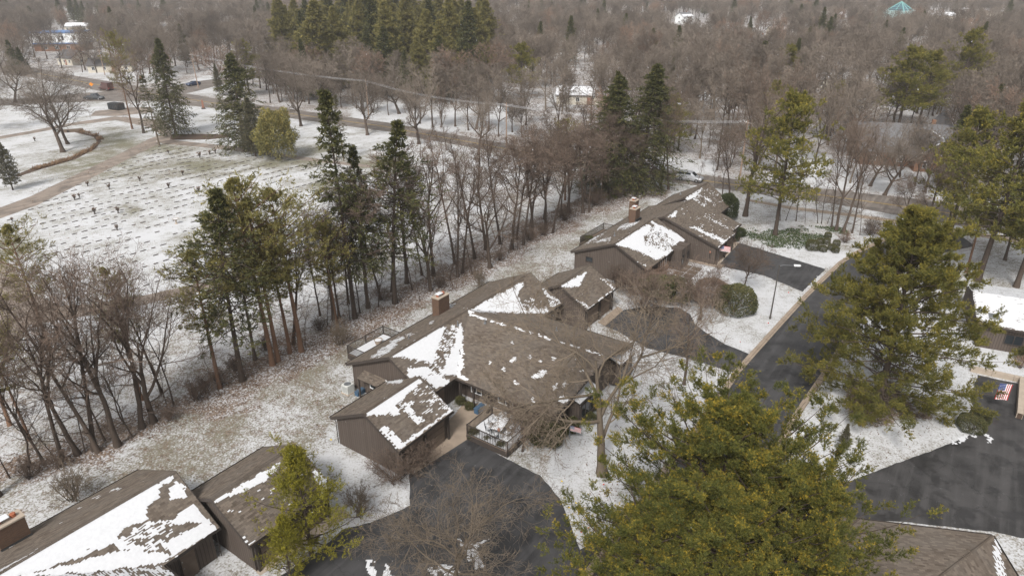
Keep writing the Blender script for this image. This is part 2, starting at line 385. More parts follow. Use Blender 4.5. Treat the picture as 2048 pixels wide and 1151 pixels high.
def tubes(groups, sides, tone=None, rng=None):
    """groups: list of (pts(m,n,3), rad(m,n)) -> V, quads, tone"""
    VV = []; FF = []; TT = []; off = 0
    for pts, rad in groups:
        m, n, _ = pts.shape
        if m == 0: continue
        tan = np.gradient(pts, axis=1); tan = unit(tan)
        e1 = unit(np.cross(tan, np.array([.36, .48, .80]) if n < 6 else np.array([.9, .3, .05]))); e2 = np.cross(tan, e1)
        ang = np.arange(sides) * 2 * np.pi / sides
        ring = pts[:, :, None, :] + rad[:, :, None, None] * (np.cos(ang)[None, None, :, None] * e1[:, :, None, :] + np.sin(ang)[None, None, :, None] * e2[:, :, None, :])
        VV.append(ring.reshape(-1, 3))
        idx = off + np.arange(m * n * sides).reshape(m, n, sides)
        a = idx[:, :-1, :]; b = np.roll(a, -1, 2); c = idx[:, 1:, :]; d = np.roll(c, -1, 2)
        FF.append(np.stack([a, b, d, c], -1).reshape(-1, 4))
        tt = np.random.default_rng(m).random(m); TT.append(np.repeat(tt, n * sides)); off += m * n * sides
    return np.concatenate(VV), np.concatenate(FF), np.concatenate(TT)
def blades(rng, C, D, L, w, per, spread, tone, up=0., tri=False):
    n = len(C); C = np.repeat(C, per, 0); D = np.repeat(D, per, 0)
    d = unit(D + spread * rng.normal(size=(n * per, 3)) + up * UP)
    s = unit(np.cross(d, rng.normal(size=(n * per, 3)))) * (w * (.7 + .6 * rng.random((n * per, 1)))) / 2
    l = L * (.65 + .6 * rng.random((n * per, 1)))
    mid = C + d * l * .55
    if tri:
        T = np.repeat(np.clip(np.repeat(tone, per) + .05 * rng.normal(size=n * per), 0, 1), 3)
        return np.stack([C - s, C + s, C + d * l], 1).reshape(-1, 3), np.arange(n * per * 3).reshape(-1, 3), T
    Vv = np.stack([C - s * .5, mid + s, C + d * l, mid - s], 1).reshape(-1, 3)
    F = np.arange(n * per * 4).reshape(-1, 4)
    T = np.repeat(np.clip(np.repeat(tone, per) + .12 * rng.normal(size=n * per), 0, 1), 4)
    return Vv, F, T
class Arch: pass
def finish(name, H, wood, crownV, crownF, crownT, mats, wood_sides=7):
    a = Arch(); a.H = H
    V0, F0, T0 = tubes(wood, wood_sides)
    a.trunk = np_mesh(name + '_trunk', V0, [F0], mats[0], {'tone': T0}, True)
    a.crown = np_mesh(name + '_crown', crownV, [crownF], mats[1], {'tone': crownT}, False)
    return a
def combine(parts):
    off = 0; Vs = []; Fs = []; Ts = []
    for v, f, t in parts:
        Vs.append(v); Fs.append(f + off); Ts.append(t); off += len(v)
    return np.concatenate(Vs), np.concatenate(Fs), np.concatenate(Ts)
def flare(rad, n=3, k=1.5):
    rad = rad.copy(); rad[:, 0] *= k; return rad
def to_ell(p, d, c, r):
    """distance along d from p to the ellipsoid (centre c, radii r)"""
    q = (p - c) / r; e = d / r; A = (e * e).sum(-1); B = (q * e).sum(-1); C = (q * q).sum(-1) - 1
    return (-B + np.sqrt(np.maximum(B * B - A * C, 0))) / A
def bare(name, seed, H=18., Wd=9., fork=.35, nl=6, tr=.26, lead=.5, a0=22, a1=48, k2=9, k3=7, k4=5, k5=0, rmin=.009, up=.05, mats=None, jit=.11, low=0, limb=.5):
    rng = np.random.default_rng(seed); r1 = lambda x: np.array([x])
    tl = H * (fork + (1 - fork) * min(.9, lead + .15))
    tp, trd = branch(rng, np.zeros((1, 3)) - [[0, 0, .15]], UP[None] + .06 * rng.normal(size=(1, 3)) * [1, 1, 0], r1(tl), 12, .06, np.float64(.03), r1(tr), r1(tr * .22))
    trd = flare(trd)
    zl = fork * H * .8; c = np.array([0, 0, (H + zl) / 2]); er = np.array([Wd / 2, Wd / 2, (H - zl) / 2])
    p, d, t, i, r = spawn(rng, tp, trd, nl, fork * H / tl, .99, R(a0), R(a1))
    d = unit(d * [1, 1, 1] + [0, 0, .05]); L = np.clip(to_ell(p, d, c, er), .12 * H, .75 * H) * rng.uniform(.72, 1.12, len(p))
    L1 = branch(rng, p, d, L, 9, jit * 1.15, np.float64(up * 1.5), np.minimum(r * .75, tr * limb), np.full(len(p), tr * .05))
    wood = [(tp, trd), L1]; lens0 = L
    if low:
        p, d, t, i, r = spawn(rng, tp, trd, low, .12, fork * H / tl, R(50), R(85)); Lw = H * (.08 + .14 * rng.random(len(p)))
        wood.append(branch(rng, p, d, Lw, 6, jit, np.float64(.03), r * .3, np.full(len(p), .012)))
    cur = L1; crown = []; lens = lens0
    spec = [(k2, .16, .50, 6, R(25), R(62)), (k3, .12, .50, 4, R(25), R(65)), (k4, .12, .52, 3, R(25), R(65))] + ([(k5, .1, .55, 2, R(25), R(65))] if k5 else [])
    for li, (k, t0, ratio, n, b0, b1) in enumerate(spec):
        p, d, t, i, r = spawn(rng, cur[0], cur[1], k, t0, 1., b0, b1)
        L = lens[i] * ratio * (1.15 - .55 * t) * (.6 + .75 * rng.random(len(p)))
        L = np.minimum(L, np.maximum(to_ell(p, d, c, er * 1.12), .25))
        cur = branch(rng, p, d, L, n, jit * 1.25, np.float64(up if li == 0 else up * .25), np.maximum(r * .58, rmin), np.maximum(r * .15, rmin * .75)); lens = L; crown.append(cur)
    if low:
        p, d, t, i, r = spawn(rng, *wood[2], 7, .2, 1., R(30), R(60)); crown.append(branch(rng, p, d, np.full(len(p), H * .05), 3, .1, np.float64(.03), np.full(len(p), rmin * 1.3), np.full(len(p), rmin)))
    allp = np.concatenate([q[0].reshape(-1, 3) for q in crown]); zs = H / np.quantile(allp[:, 2], .9985)
    s = np.array([1, 1, zs])
    for g in wood + crown: g[0][:] *= s
    cv = combine([tubes(crown[:1], 4), tubes(crown[1:], 3)])
    return finish(name, H, wood, *cv, mats or (M['bark'], M['twig']))
def trunk_line(rng, H, tr, lean=.02):
    return branch(rng, np.array([[0, 0, -.15]]), UP[None] + lean * rng.normal(size=(1, 3)) * [1, 1, 0], np.array([H * 1.0]), 16, .012, np.float64(.02), np.array([tr]), np.array([.02]))
PN = ('pine', 'broad')
def conifer(name, seed, H=20., Wd=7., base=.08, tr=.25, step=.45, nb=6, prof='spruce', droop=-.10, k2=9, per=7, bl=.28, bw=.07, mats=None, dead=0, gap=.0, sub=.36, irregular=.18, k3=0, npb=4):
    rng = np.random.default_rng(seed)
    tp, trd = trunk_line(rng, H, tr); trd = flare(trd, k=1.35)
    zs = np.arange(base * H, H * .985, step); P0 = []; D = []; L = []; TD = []
    tz = tp[0, :, 2]
    for z in zs:
        f = (z - base * H) / (H - base * H)
        if prof == 'spruce': l = (1 - f) ** .85 * (1 if f > .06 else .75)
        elif prof == 'pine': l = (1 - f ** 1.8) * (.62 + .38 * math.sin(min(1, f * 2.2 + .35) * 3.14 * .6)) + .06
        elif prof == 'broad': l = (1 - f ** 4) * (.80 + .20 * math.sin(f * 4.)) + .05
        elif prof == 'top': l = max(.05, math.sin(min(1, f * 1.02 + .12) * 3.14) ** .6)
        elif prof == 'column': l = (1 - f ** 3) * (.75 + .25 * math.sin(f * 5))
        k = max(3, int(nb * (.7 + .6 * rng.random())))
        az = rng.random() * 6.28 + np.arange(k) * 6.283 / k + rng.normal(size=k) * .3
        for a in az:
            if rng.random() < gap: continue
            el = (.10 + .75 * f ** 1.5 if prof not in PN else (.16 + .75 * f ** 1.6 if prof == 'pine' else .22 + .75 * f ** 1.1)) + rng.normal() * .08
            P0.append([np.interp(z, tz, tp[0, :, 0]), np.interp(z, tz, tp[0, :, 1]), z + rng.normal() * .1 * step]); D.append([math.cos(a) * math.cos(el), math.sin(a) * math.cos(el), math.sin(el)])
            L.append(max(.25, Wd / 2 * l * (1 + irregular * rng.normal())))
    P0 = np.array(P0); D = np.array(D); L = np.clip(np.array(L), .25, Wd * .58)
    b1 = branch(rng, P0, D, L, 7, .05, np.float64(droop), np.clip(L * .016, .012, .09), np.full(len(L), .008))
    if prof in ('spruce', 'pine', 'broad'):    # tips turn up
        b1[0][:, 5:, 2] += (L * (.03 if prof == 'spruce' else .06))[:, None] * np.array([.35, 1.])
    p, d, t, i, r = spawn(rng, b1[0], b1[1], k2, .16, 1.0, R(35), R(60), flat=.85)
    L2 = np.maximum(L[i] * sub * (1.15 - .7 * t) * (.7 + .6 * rng.random(len(p))), .22)
    b2 = branch(rng, p, d, L2, 4, .07, np.float64(-.05 if prof == 'spruce' else .10), np.full(len(p), .009), np.full(len(p), .005))
    parts = [tubes([b1], 4), tubes([b2], 3)]; src = b2; tt = None
    if k3:
        p, d, t, i3, r = spawn(rng, b2[0], b2[1], k3, .22 if prof in PN else .25, 1., R(25), R(70), flat=.25)
        L3 = np.maximum(L2[i3] * .5 * (.6 + .6 * rng.random(len(p))), .15)
        if prof in PN: L3 = .28 + .28 * rng.random(len(p))
        src = branch(rng, p, d, L3, 3, .05, np.float64(.12 if prof not in PN else .30), np.full(len(p), .006), np.full(len(p), .004))
    wood = [(tp, trd), b1]
    # needles along the twigs
    pn = prof in PN
    p, d, t, ii, r = spawn(rng, src[0], src[1], per, .25 if pn else .08, 1.02, R(5 if pn else 10), R(22 if pn else 35))
    bt = rng.random(len(src[0])) * .7
    if pn and k3: bc = rng.random(len(b2[0])); bt = (.55 * bc[i3] + .22 * rng.random(len(src[0])))
    t_t = t
    tone = np.clip(bt[ii] * .75 + (.08 if pn else .18) * rng.random(len(p)) + (.38 if pn else .28) * (t > .75) * rng.random(len(p)), 0, 1)
    nv = blades(rng, p, d, bl, bw, npb if pn else 2, .62 if pn else .35, tone, -.12 if prof == 'spruce' else .12, pn)
    # twigs keep a brown tone through the trunk mesh; needles are the crown
    if dead:
        q0 = []; qd = []
        for z in rng.uniform(.5, base * H, dead):
            a = rng.random() * 6.28; q0.append([np.interp(z, tz, tp[0, :, 0]), np.interp(z, tz, tp[0, :, 1]), z]); qd.append([math.cos(a), math.sin(a), -.05 + .2 * rng.random()])
        q0 = np.array(q0); ql = Wd * .5 * rng.uniform(.25, .8, dead)
        db = branch(rng, q0, np.array(qd), ql, 6, .10, np.float64(-.02), np.full(dead, .022), np.full(dead, .008)); wood.append(db)
        p, d, t, i4, r = spawn(rng, db[0], db[1], 7, .2, 1., R(35), R(65)); wood.append(branch(rng, p, d, ql[i4] * .35, 4, .12, np.float64(-.01), np.full(len(p), .010), np.full(len(p), .006)))
    a = Arch(); a.H = H
    Vt, Ft, Tt = combine([tubes([(tp, trd)], 8), tubes(wood[1:], 4 if pn else 3)] + ([tubes([(b2[0][:, ::3], b2[1][:, ::3])], 3)] if not pn else []))
    a.trunk = np_mesh(name + '_trunk', Vt, [Ft], (mats or (M['bark'],))[0], {'tone': Tt}, True)
    a.crown = np_mesh(name + '_crown', nv[0], [nv[1]], (mats or (0, M['spruce']))[1], {'tone': nv[2]}, False)
    return a
def shrub_mesh(name, seed, rx, ry, rz, n, bl, bw, mat, power=2.2, fill=.25, lumps=.12, up=.2, zc=None, per=2):
    """leafy clipped or loose shrub: leaf blades through a thick shell of a lumpy super-ellipsoid"""
    rng = np.random.default_rng(seed); d = unit(rng.normal(size=(n, 3)))
    d[:, 2] = np.where(d[:, 2] < -.55, -d[:, 2], d[:, 2])
    k = (np.abs(d) ** power).sum(-1) ** (-1 / power)
    lump = 1 + lumps * (np.sin(d[:, 0] * 7 + seed) * np.sin(d[:, 1] * 6 + 1.3 * seed) + .6 * np.sin(d[:, 2] * 9 + seed * .7))
    rad = (k * lump * (1 - fill * rng.random(n) ** 1.5))[:, None]
    C = d * rad * np.array([rx, ry, rz]); C[:, 2] += rz * .82 if zc is None else zc
    C[:, 2] = np.maximum(C[:, 2], .03)
    tone = np.clip(.35 + .25 * rng.normal(size=n) + .15 * d[:, 2], 0, 1)
    v, f, t = blades(rng, C, d + np.array([0, 0, up]), bl, bw, per, .7, tone)
    # inner stems
    m = 14; q = branch(rng, np.zeros((m, 3)) + rng.normal(size=(m, 3)) * [.12 * rx, .12 * ry, 0], unit(rng.normal(size=(m, 3)) * [1, 1, .2] + [0, 0, 1.1]), np.full(m, rz * 1.35), 5, .1, np.float64(.05), np.full(m, .03), np.full(m, .008))
    q[0][:, :, 0] = np.clip(q[0][:, :, 0], -rx * .85, rx * .85); q[0][:, :, 1] = np.clip(q[0][:, :, 1], -ry * .85, ry * .85)
    vt, ft, tt = tubes([q], 4)
    a = Arch(); a.H = rz * 2
    a.crown = np_mesh(name + '_leaves', v, [f], mat, {'tone': t}); a.trunk = np_mesh(name + '_stems', vt, [ft], M['bark'], {'tone': tt}, True)
    return a
def twiggy(name, seed, H, Wd, stems, k, mats, rmin=.007):
    rng = np.random.default_rng(seed); m = stems
    az = rng.random(m) * 6.283; tilt = rng.random(m) ** .7 * 1.0
    d = np.stack([np.cos(az) * np.sin(tilt), np.sin(az) * np.sin(tilt), np.cos(tilt)], -1)
    L = H * (.75 + .4 * rng.random(m)); s = branch(rng, rng.normal(size=(m, 3)) * [Wd * .07, Wd * .07, 0], d, L, 6, .11, np.float64(.05), np.full(m, .028), np.full(m, .009))
    cur = s; lens = L; crown = []
    for kk, ra in ((k, .5), (max(3, k - 2), .5), (4, .5)):
        p, dd, t, i, r = spawn(rng, cur[0], cur[1], kk, .2, 1., R(22), R(58)); l = lens[i] * ra * (1.1 - .5 * t) * (.6 + .7 * rng.random(len(p)))
        cur = branch(rng, p, dd, l, 4 if kk != 4 else 3, .13, np.float64(.04), np.maximum(r * .6, rmin), np.full(len(p), rmin)); lens = l; crown.append(cur)
    allp = np.concatenate([c[0].reshape(-1, 3) for c in crown]); sc = np.array([Wd / 2 / np.quantile(np.hypot(allp[:, 0], allp[:, 1]), .97)] * 2 + [H / np.quantile(allp[:, 2], .998)])
    for g in [s] + crown: g[0][:] *= sc; g[0][..., 2] = np.maximum(g[0][..., 2], .0)
    a = Arch(); a.H = H
    v, f, t = tubes([s], 5); a.trunk = np_mesh(name + '_stems', v, [f], mats[0], {'tone': t}, True)
    v, f, t = tubes(crown, 3); a.crown = np_mesh(name + '_twigs', v, [f], mats[1], {'tone': t}); return a
def plant(arch, name, label, cat, xy, h, wscale=1., rz=None, group=None, parts=('trunk', 'crown'), z=0., lean=0.):
    o = thing(name, label, cat, (xy[0], xy[1], z), random.random() * 6.28 if rz is None else rz, group)
    s = h / arch.H; o.scale = (s * wscale, s * wscale, s)
    if lean: o.rotation_euler = (lean, 0, o.rotation_euler[2])
    link(parts[0], arch.trunk, o); link(parts[1], arch.crown, o)
    return o
# ------------------------------------------------------------ ground and paved surfaces
ROAD_UP = [(-400, 62), (-150, 98), (60, 134), (152, 152), (286, 174), (397, 191), (446, 200), (616, 223), (780, 246), (856, 260), (987, 283), (1269, 333), (1361, 343), (1464, 358), (1621, 375), (1817, 396), (2048, 425), (2300, 457)]
ROAD_LO = [(-400, 90), (-150, 122), (60, 155), (148, 171), (208, 184), (300, 199), (411, 215), (456, 219), (627, 243), (780, 264), (817, 273), (950, 296), (1013, 309), (1269, 354), (1378, 369), (1426, 376), (1624, 401), (1739, 420), (1820, 435), (2048, 474), (2300, 518)]
def road_y(px, tab): return np.interp(px, [a for a, b in tab], [b for a, b in tab])
CEM = [(-300, 520), (-300, 200), (0, 215), (187, 207), (300, 203), (411, 219), (627, 247), (817, 277), (950, 300), (1040, 330), (1000, 420), (900, 500), (800, 560), (660, 610), (520, 660), (380, 720), (200, 790), (0, 870), (-300, 980)]
BACK = [(-300, 1151), (-100, 960), (60, 960), (250, 910), (400, 830), (560, 760), (720, 690), (860, 610), (1000, 530), (1100, 480), (1240, 405), (1330, 385), (1300, 420), (1150, 500), (1090, 560), (880, 620), (690, 720), (660, 880), (640, 910), (400, 960), (200, 1010), (0, 1060), (-300, 1250)]
LINE = [(-300, 1060), (-100, 960), (60, 905), (200, 860), (330, 800), (480, 735), (620, 665), (760, 600), (860, 545), (960, 490), (1060, 440), (1200, 372), (1320, 372), (1330, 392), (1230, 412), (1100, 484), (1000, 536), (860, 612), (720, 690), (560, 758), (400, 828), (250, 895), (60, 958), (-100, 1000)]
LAWNS = [[(1110, 880), (1010, 890), (930, 830), (1200, 700), (1290, 690), (1480, 745), (1247, 1060), (1160, 1100), (1100, 980)], [(1240, 610), (1340, 520), (1440, 530), (1620, 590), (1510, 710), (1400, 660)],
         [(1640, 760), (1700, 660), (1800, 600), (2048, 600), (2048, 760), (1950, 745), (1970, 850), (1650, 975), (1500, 1010)], [(640, 1100), (660, 900), (830, 940), (825, 1010), (740, 1045)], [(1480, 480), (1720, 500), (1650, 545)],
         [(700, 205), (1010, 212), (1040, 270), (880, 262), (700, 236)], [(1580, 300), (1850, 330), (2048, 400), (1817, 392), (1560, 366)], [(1270, 310), (1420, 320), (1440, 352), (1260, 330)], [(1640, 195), (1760, 195), (1730, 235), (1640, 235)], [(1100, 185), (1420, 178), (1420, 212), (1100, 215)],
         [(360, 165), (470, 140), (520, 150), (440, 190), (380, 190)], [(150, 148), (200, 132), (300, 132), (340, 160), (290, 172)]]
DARK = [[(1700, 770), (1790, 760), (1860, 830), (1800, 850), (1720, 850), (1690, 800)]]
GREEN = [((400, 330), 70, 22), ((330, 297), 55, 9), ((560, 325), 90, 14), ((190, 330), 120, 30), ((640, 370), 40, 14), ((270, 425), 22, 10), ((700, 400), 30, 12), ((20, 490), 50, 20), ((640, 300), 60, 14), ((240, 280), 60, 25), ((760, 330), 60, 20), ((730, 520), 60, 20)]
def axis(lo, hi, d0, d1, step, far):
    a = list(np.arange(d0, d1 + .01, step)); x = d0; s = step; L = []
    while x > lo: s *= 1.25; x -= s; L.append(x)
    x = d1; s = step; Rr = []
    while x < hi: s *= 1.25; x += s; Rr.append(x)
    return np.array(L[::-1] + a + Rr)
gx = axis(-4000, 4000, -115, 80, 1.0, 0); gy = axis(-300, 5000, 18, 180, 1.0, 0)
X, Y = np.meshgrid(gx, gy, indexing='ij'); nx, ny = X.shape
vis = Y > 8
pX = np.where(vis, proj(X, np.maximum(Y, 8), 0.)[0], -9999.); pY = np.where(vis, proj(X, np.maximum(Y, 8), 0.)[1], 9999.)
snow = np.full(X.shape, .60); leaf = np.full(X.shape, .6); green = np.zeros(X.shape)
front = (pY > road_y(pX, ROAD_LO) - 2)
snow[front] = .66; leaf[front] = .35
def soft(mask_poly, sets, jit=1.2):
    jx = X + jit * 2 * (fbm(X, Y, 3.) - .5) * 2; jy = Y + jit * 2 * (fbm(X + 50, Y - 20, 3.) - .5) * 2
    k = pip(jx, jy, PW(mask_poly))
    for arr, val in sets: arr[k] = val
    return k
soft(CEM, [(snow, .735), (leaf, .12), (green, .35)], .6)
for po in LAWNS: soft(po, [(snow, .775), (leaf, .25)], .5)
k = soft(BACK, [(snow, .545), (leaf, .42), (green, .25)], 1.5)
k2 = soft(LINE, [(snow, .43), (leaf, .95), (green, .05)], 1.5)
snow[k] += .26 * (fbm(X, Y, 7.)[k] - .52); snow[k2] += .35 * (fbm(X, Y, 4.)[k2] - .5)
# cemetery side under the tree line carries leaves in drifts
kk = soft([(-300, 860), (0, 690), (300, 640), (560, 590), (760, 520), (900, 460), (1000, 440), (860, 550), (620, 670), (330, 805), (60, 910), (-200, 1000)], [(leaf, .45)], 1.)
snow[kk] += .3 * (fbm(X, Y, 3.)[kk] - .42) - .05
for po in DARK: soft(po, [(snow, .20), (leaf, .9)], .8)
for (cx, cy), a, b_ in GREEN:
    e = np.exp(-(((pX - cx) / a) ** 2 + ((pY - cy) / b_) ** 2)) * vis; snow -= .30 * e * (.6 + .8 * fbm(X, Y, 5.)); green = np.maximum(green, e); leaf -= .3 * e
# wind streaks along the mown rows of the cemetery
RD = R(52.); along = X * math.cos(RD) + Y * math.sin(RD); across = -X * math.sin(RD) + Y * math.cos(RD)
ck = pip(X, Y, PW(CEM)); snow[ck] += (.20 * (vnoise(along / 9., across / .9) - .55))[ck]
snow = np.clip(snow, 0, 1); leaf = np.clip(leaf, 0, 1)
idx = np.arange(nx * ny).reshape(nx, ny)
Fq = np.stack([idx[:-1, :-1], idx[1:, :-1], idx[1:, 1:], idx[:-1, 1:]], -1).reshape(-1, 4)
me = np_mesh('ground', np.stack([X, Y, np.zeros_like(X)], -1).reshape(-1, 3), [Fq], M['ground'], {'snow': snow.ravel(), 'leaf': leaf.ravel(), 'green': green.ravel()})
tag(link('ground', me), 'thinly snow covered lawns and leaf litter', None, None, 'structure')

def ragged(q, amp):
    out = []; rr_ = random.Random(len(q))
    for i in range(len(q)):
        a, b = q[i], q[(i + 1) % len(q)]; L = math.dist(a, b); n = min(80, max(1, int(L / .35))); nx, ny = (b[1] - a[1]) / (L or 1), -(b[0] - a[0]) / (L or 1)
        for k in range(n):
            f = k / n; x = a[0] + (b[0] - a[0]) * f; y = a[1] + (b[1] - a[1]) * f; d = 0 if k == 0 else amp * (2.6 * (float(fbm(x, y, 1.1)) - .5) + rr_.uniform(-.35, .35)); out.append((x + nx * d, y + ny * d))
    return out
def sheet(name, pts, mat, z, label=None, px=True):
    q = PW(pts) if px else pts
    if name in ('driveway', 'cemetery_path', 'side_road', 'bare_soil', 'ditch'): q = ragged(q, .07 if name == 'driveway' else .09)
    n = len(q); ar = sum(q[i][0] * q[(i + 1) % n][1] - q[(i + 1) % n][0] * q[i][1] for i in range(n))
    if ar < 0: q = q[::-1]
    mb = MB(); mb.poly([(x, y, z) for x, y in q]); o = mb.build(name, mat); tag(o, label, None, None, 'structure'); return o
def strip(name, left, right, mat, z, label=None):
    mb = MB(); n = len(left)
    for i in range(n - 1):
        mb.poly([(*right[i], z), (*right[i + 1], z), (*left[i + 1], z), (*left[i], z)])
    o = mb.build(name, mat); tag(o, label, None, None, 'structure'); return o
def offset(line, d):
    out = []
    for i in range(len(line)):
        a = line[max(0, i - 1)]; b = line[min(len(line) - 1, i + 1)]; dx, dy = b[0] - a[0], b[1] - a[1]; l = math.hypot(dx, dy) or 1
        out.append((line[i][0] - dy / l * d, line[i][1] + dx / l * d))
    return out
def resample(line, step):
    L = [0.]
    for i in range(len(line) - 1): L.append(L[-1] + math.dist(line[i], line[i + 1]))
    n = max(2, int(L[-1] / step) + 1); t = np.linspace(0, L[-1], n)
    return list(zip(np.interp(t, L, [p[0] for p in line]).tolist(), np.interp(t, L, [p[1] for p in line]).tolist()))
# main road
xs = sorted(set([a for a, b in ROAD_UP] + [a for a, b in ROAD_LO]))
up = [P(x, float(road_y(x, ROAD_UP))) for x in xs]; lo = [P(x, float(road_y(x, ROAD_LO))) for x in xs]
strip('main_road', up, lo, M['road'], .02, 'wet brownish main road crossing behind the houses')
midl = [((a[0] + b[0]) / 2, (a[1] + b[1]) / 2) for a, b in zip(up, lo)]
c1 = resample(midl, 3.)
strip('centre_line', offset(c1, .14), offset(c1, .04), M['yellowp'], .026, 'worn yellow centre line of the main road')
strip('centre_line', offset(c1, -.04), offset(c1, -.14), M['yellowp'], .026, 'worn yellow centre line of the main road')
for i in range(6, 22, 2):
    seg = resample(offset([P(x, y) for x, y in ((250, 186), (411, 206), (560, 225))], 0), 3.)
    if i + 1 < len(seg): strip('lane_line', offset(seg[i:i + 2], .08), offset(seg[i:i + 2], -.08), M['whitep'], .026, 'white dashed lane line on the main road')
sheet('side_road', [(208, 184), (150, 188), (60, 196), (-60, 204), (-60, 216), (60, 208), (187, 203), (300, 202), (411, 215), (300, 196)], M['road'], .014, 'side lane joining the main road beside a dumpster')
sheet('side_road', [(330, 178), (376, 165), (430, 158), (520, 146), (620, 136), (700, 130), (700, 136), (620, 144), (520, 156), (440, 170), (392, 183), (372, 187)], M['road'], .014, 'side road leaving the main road past a parked blue car')
# sidewalk along the main road
sw_far = [(1490, 397), (1582, 413), (1700, 427), (1820, 443), (2048, 480)]; sw_near = [(1490, 401), (1582, 419), (1700, 433), (1820, 450), (2048, 489)]
strip('sidewalk', PW(sw_far), PW(sw_near), M['concrete_dark'], .03, 'narrow concrete sidewalk beside the main road')
# cemetery paths
pa = [(-120, 460), (0, 415), (60, 393), (150, 350), (240, 307), (300, 277), (322, 270)]; pb = [(-120, 485), (0, 437), (75, 410), (175, 360), (262, 315), (318, 287), (340, 279)]
strip('cemetery_path', PW(pa), PW(pb), M['path'], .012, 'tan asphalt cemetery path climbing to the spruces')
sheet('cemetery_path', [(312, 276), (340, 279), (400, 286), (470, 293), (560, 307), (640, 318), (740, 330), (740, 335), (640, 325), (560, 314), (470, 302), (400, 294), (330, 288), (312, 284)], M['path'], .016, 'narrow cemetery path running below the spruce pair')
sheet('cemetery_path', [(300, 277), (322, 270), (300, 255), (230, 240), (140, 252), (60, 268), (-40, 285), (-40, 279), (60, 262), (140, 246), (230, 233), (330, 240), (345, 262), (340, 279)], M['path'], .010, 'curved cemetery drive passing behind the bare double tree')
sheet('cemetery_path', [(-120, 480), (0, 514), (30, 540), (55, 580), (120, 612), (200, 606), (300, 588), (370, 572), (460, 552), (560, 524), (700, 486), (700, 494), (560, 534), (460, 566), (370, 589), (300, 606), (200, 627), (120, 640), (60, 650), (20, 700), (-60, 720), (-120, 700)], M['path'], .013, 'wide tan cemetery path seen through the tree line')
# private drive between concrete kerbs: straight along the houses, then curving right
VL, VR = -14.0, -8.2
CUR = [(58.3, VL), (62, -13.9), (66, -13.2), (71, -11.6)]
left = [W(u, VL) for u in (8, 20, 32, 44, 54)] + [P(1480, 745), P(1520, 700), P(1560, 655), P(1610, 600), P(1650, 560), P(1685, 527), P(1723, 503), P(1765, 484), P(1830, 465), P(1900, 455)]
right = [W(u, VR) for u in (8, 20, 32, 44, 54)] + [P(1650, 735), P(1675, 695), P(1694, 664), P(1725, 622), P(1756, 590), P(1785, 562), P(1815, 540), P(1845, 522), P(1890, 505), P(1950, 492)]
strip('private_drive', left, right, M['asphalt'], .02, 'dark asphalt private drive curving past the brown houses')
def kerb(name, line, side, label):
    ln = resample(line, 2.6); base = MB(); o0 = None
    wd = .55 * side; outer = offset(ln, wd); gut = offset(ln, 0)
    base = MB()
    for i in range(len(ln) - 1):
        q = [gut[i], gut[i + 1], outer[i + 1], outer[i]]; base.prism([tuple(p) for p in q], .0, .035)
    root = base.build(name, M['litter']); tag(root, label, None, None, 'structure')
    for i in range(len(ln) - 1):
        a, b, c, d = gut[i], gut[i + 1], outer[i + 1], outer[i]; sh = .012
        f = lambda p, q, t: (p[0] + (q[0] - p[0]) * t, p[1] + (q[1] - p[1]) * t)
        a, b = f(a, b, .01), f(a, b, .985); d, c = f(d, c, .01), f(d, c, .985); j = random.uniform(-.01, .012)
        m1, m2 = f(a, d, .38), f(b, c, .38); mb = MB()
        mb.prism([a, b, m2, m1], .01, .062 + j); mb.prism([m1, m2, c, d], .01, .145 + j)
        mb.build('kerb_segment', M['concrete_dark'], root)
kerb('kerb', left, 1, 'weathered concrete kerb along the house side of the drive'); kerb('kerb', right[:9], -1, 'weathered concrete kerb along the pine island side of the drive')
# driveways
sheet('driveway', [(1435, 531), (1478, 485), (1651, 538), (1605, 583), (1529, 551)], M['asphalt'], .012, 'dark asphalt driveway beyond the small round tree')
sheet('driveway', [(1206, 651), (1244, 620), (1300, 612), (1360, 615), (1381, 629), (1390, 648), (1408, 662), (1450, 688), (1507, 711), (1476, 748), (1420, 730), (1364, 713), (1293, 696), (1233, 661)], M['asphalt'], .012, 'dark asphalt driveway beside the far garage')
sheet('driveway', [(818, 948), (931, 872), (1015, 918), (1081, 950), (1122, 1000), (1140, 1045), (1160, 1098), (1247, 1062), (1247, 1200), (1000, 1330), (560, 1260), (560, 1151), (640, 1100), (685, 1058), (742, 1044), (820, 1010)], M['asphalt'], .012, 'dark asphalt driveway under the spreading bare tree')
sheet('driveway', [(1630, 978), (1700, 962), (1760, 938), (1850, 905), (1962, 862), (1966, 850), (1940, 800), (1955, 749), (2060, 772), (2300, 800), (2300, 1100), (2040, 1075), (1985, 1062), (1790, 1042), (1640, 1040)], M['asphalt_dust'], .012, 'large dusted asphalt court below the flag')
sheet('concrete_apron', [(1425, 531), (1436, 531), (1479, 485), (1468, 483)], M['concrete'], .024, 'concrete garage apron of the far house')
sheet('concrete_apron', [(800, 938), (826, 948), (960, 862), (1005, 820), (930, 800), (912, 826)], M['concrete_dark'], .024, 'stained concrete walk in front of the near garage')
sheet('concrete_apron', [(1195, 645), (1210, 652), (1246, 621), (1236, 612)], M['concrete_dark'], .024, 'concrete apron at the far garage of the middle house')
sheet('concrete_apron', [(500, 1130), (520, 1151), (700, 1030), (680, 1010)], M['concrete'], .024, 'concrete apron at the garage of the lower left house')
sheet('footpath', [(1345, 517), (1365, 506), (1448, 530), (1442, 538), (1420, 532), (1365, 520)], M['concrete_dark'], .020, 'concrete footpath to the far house door')
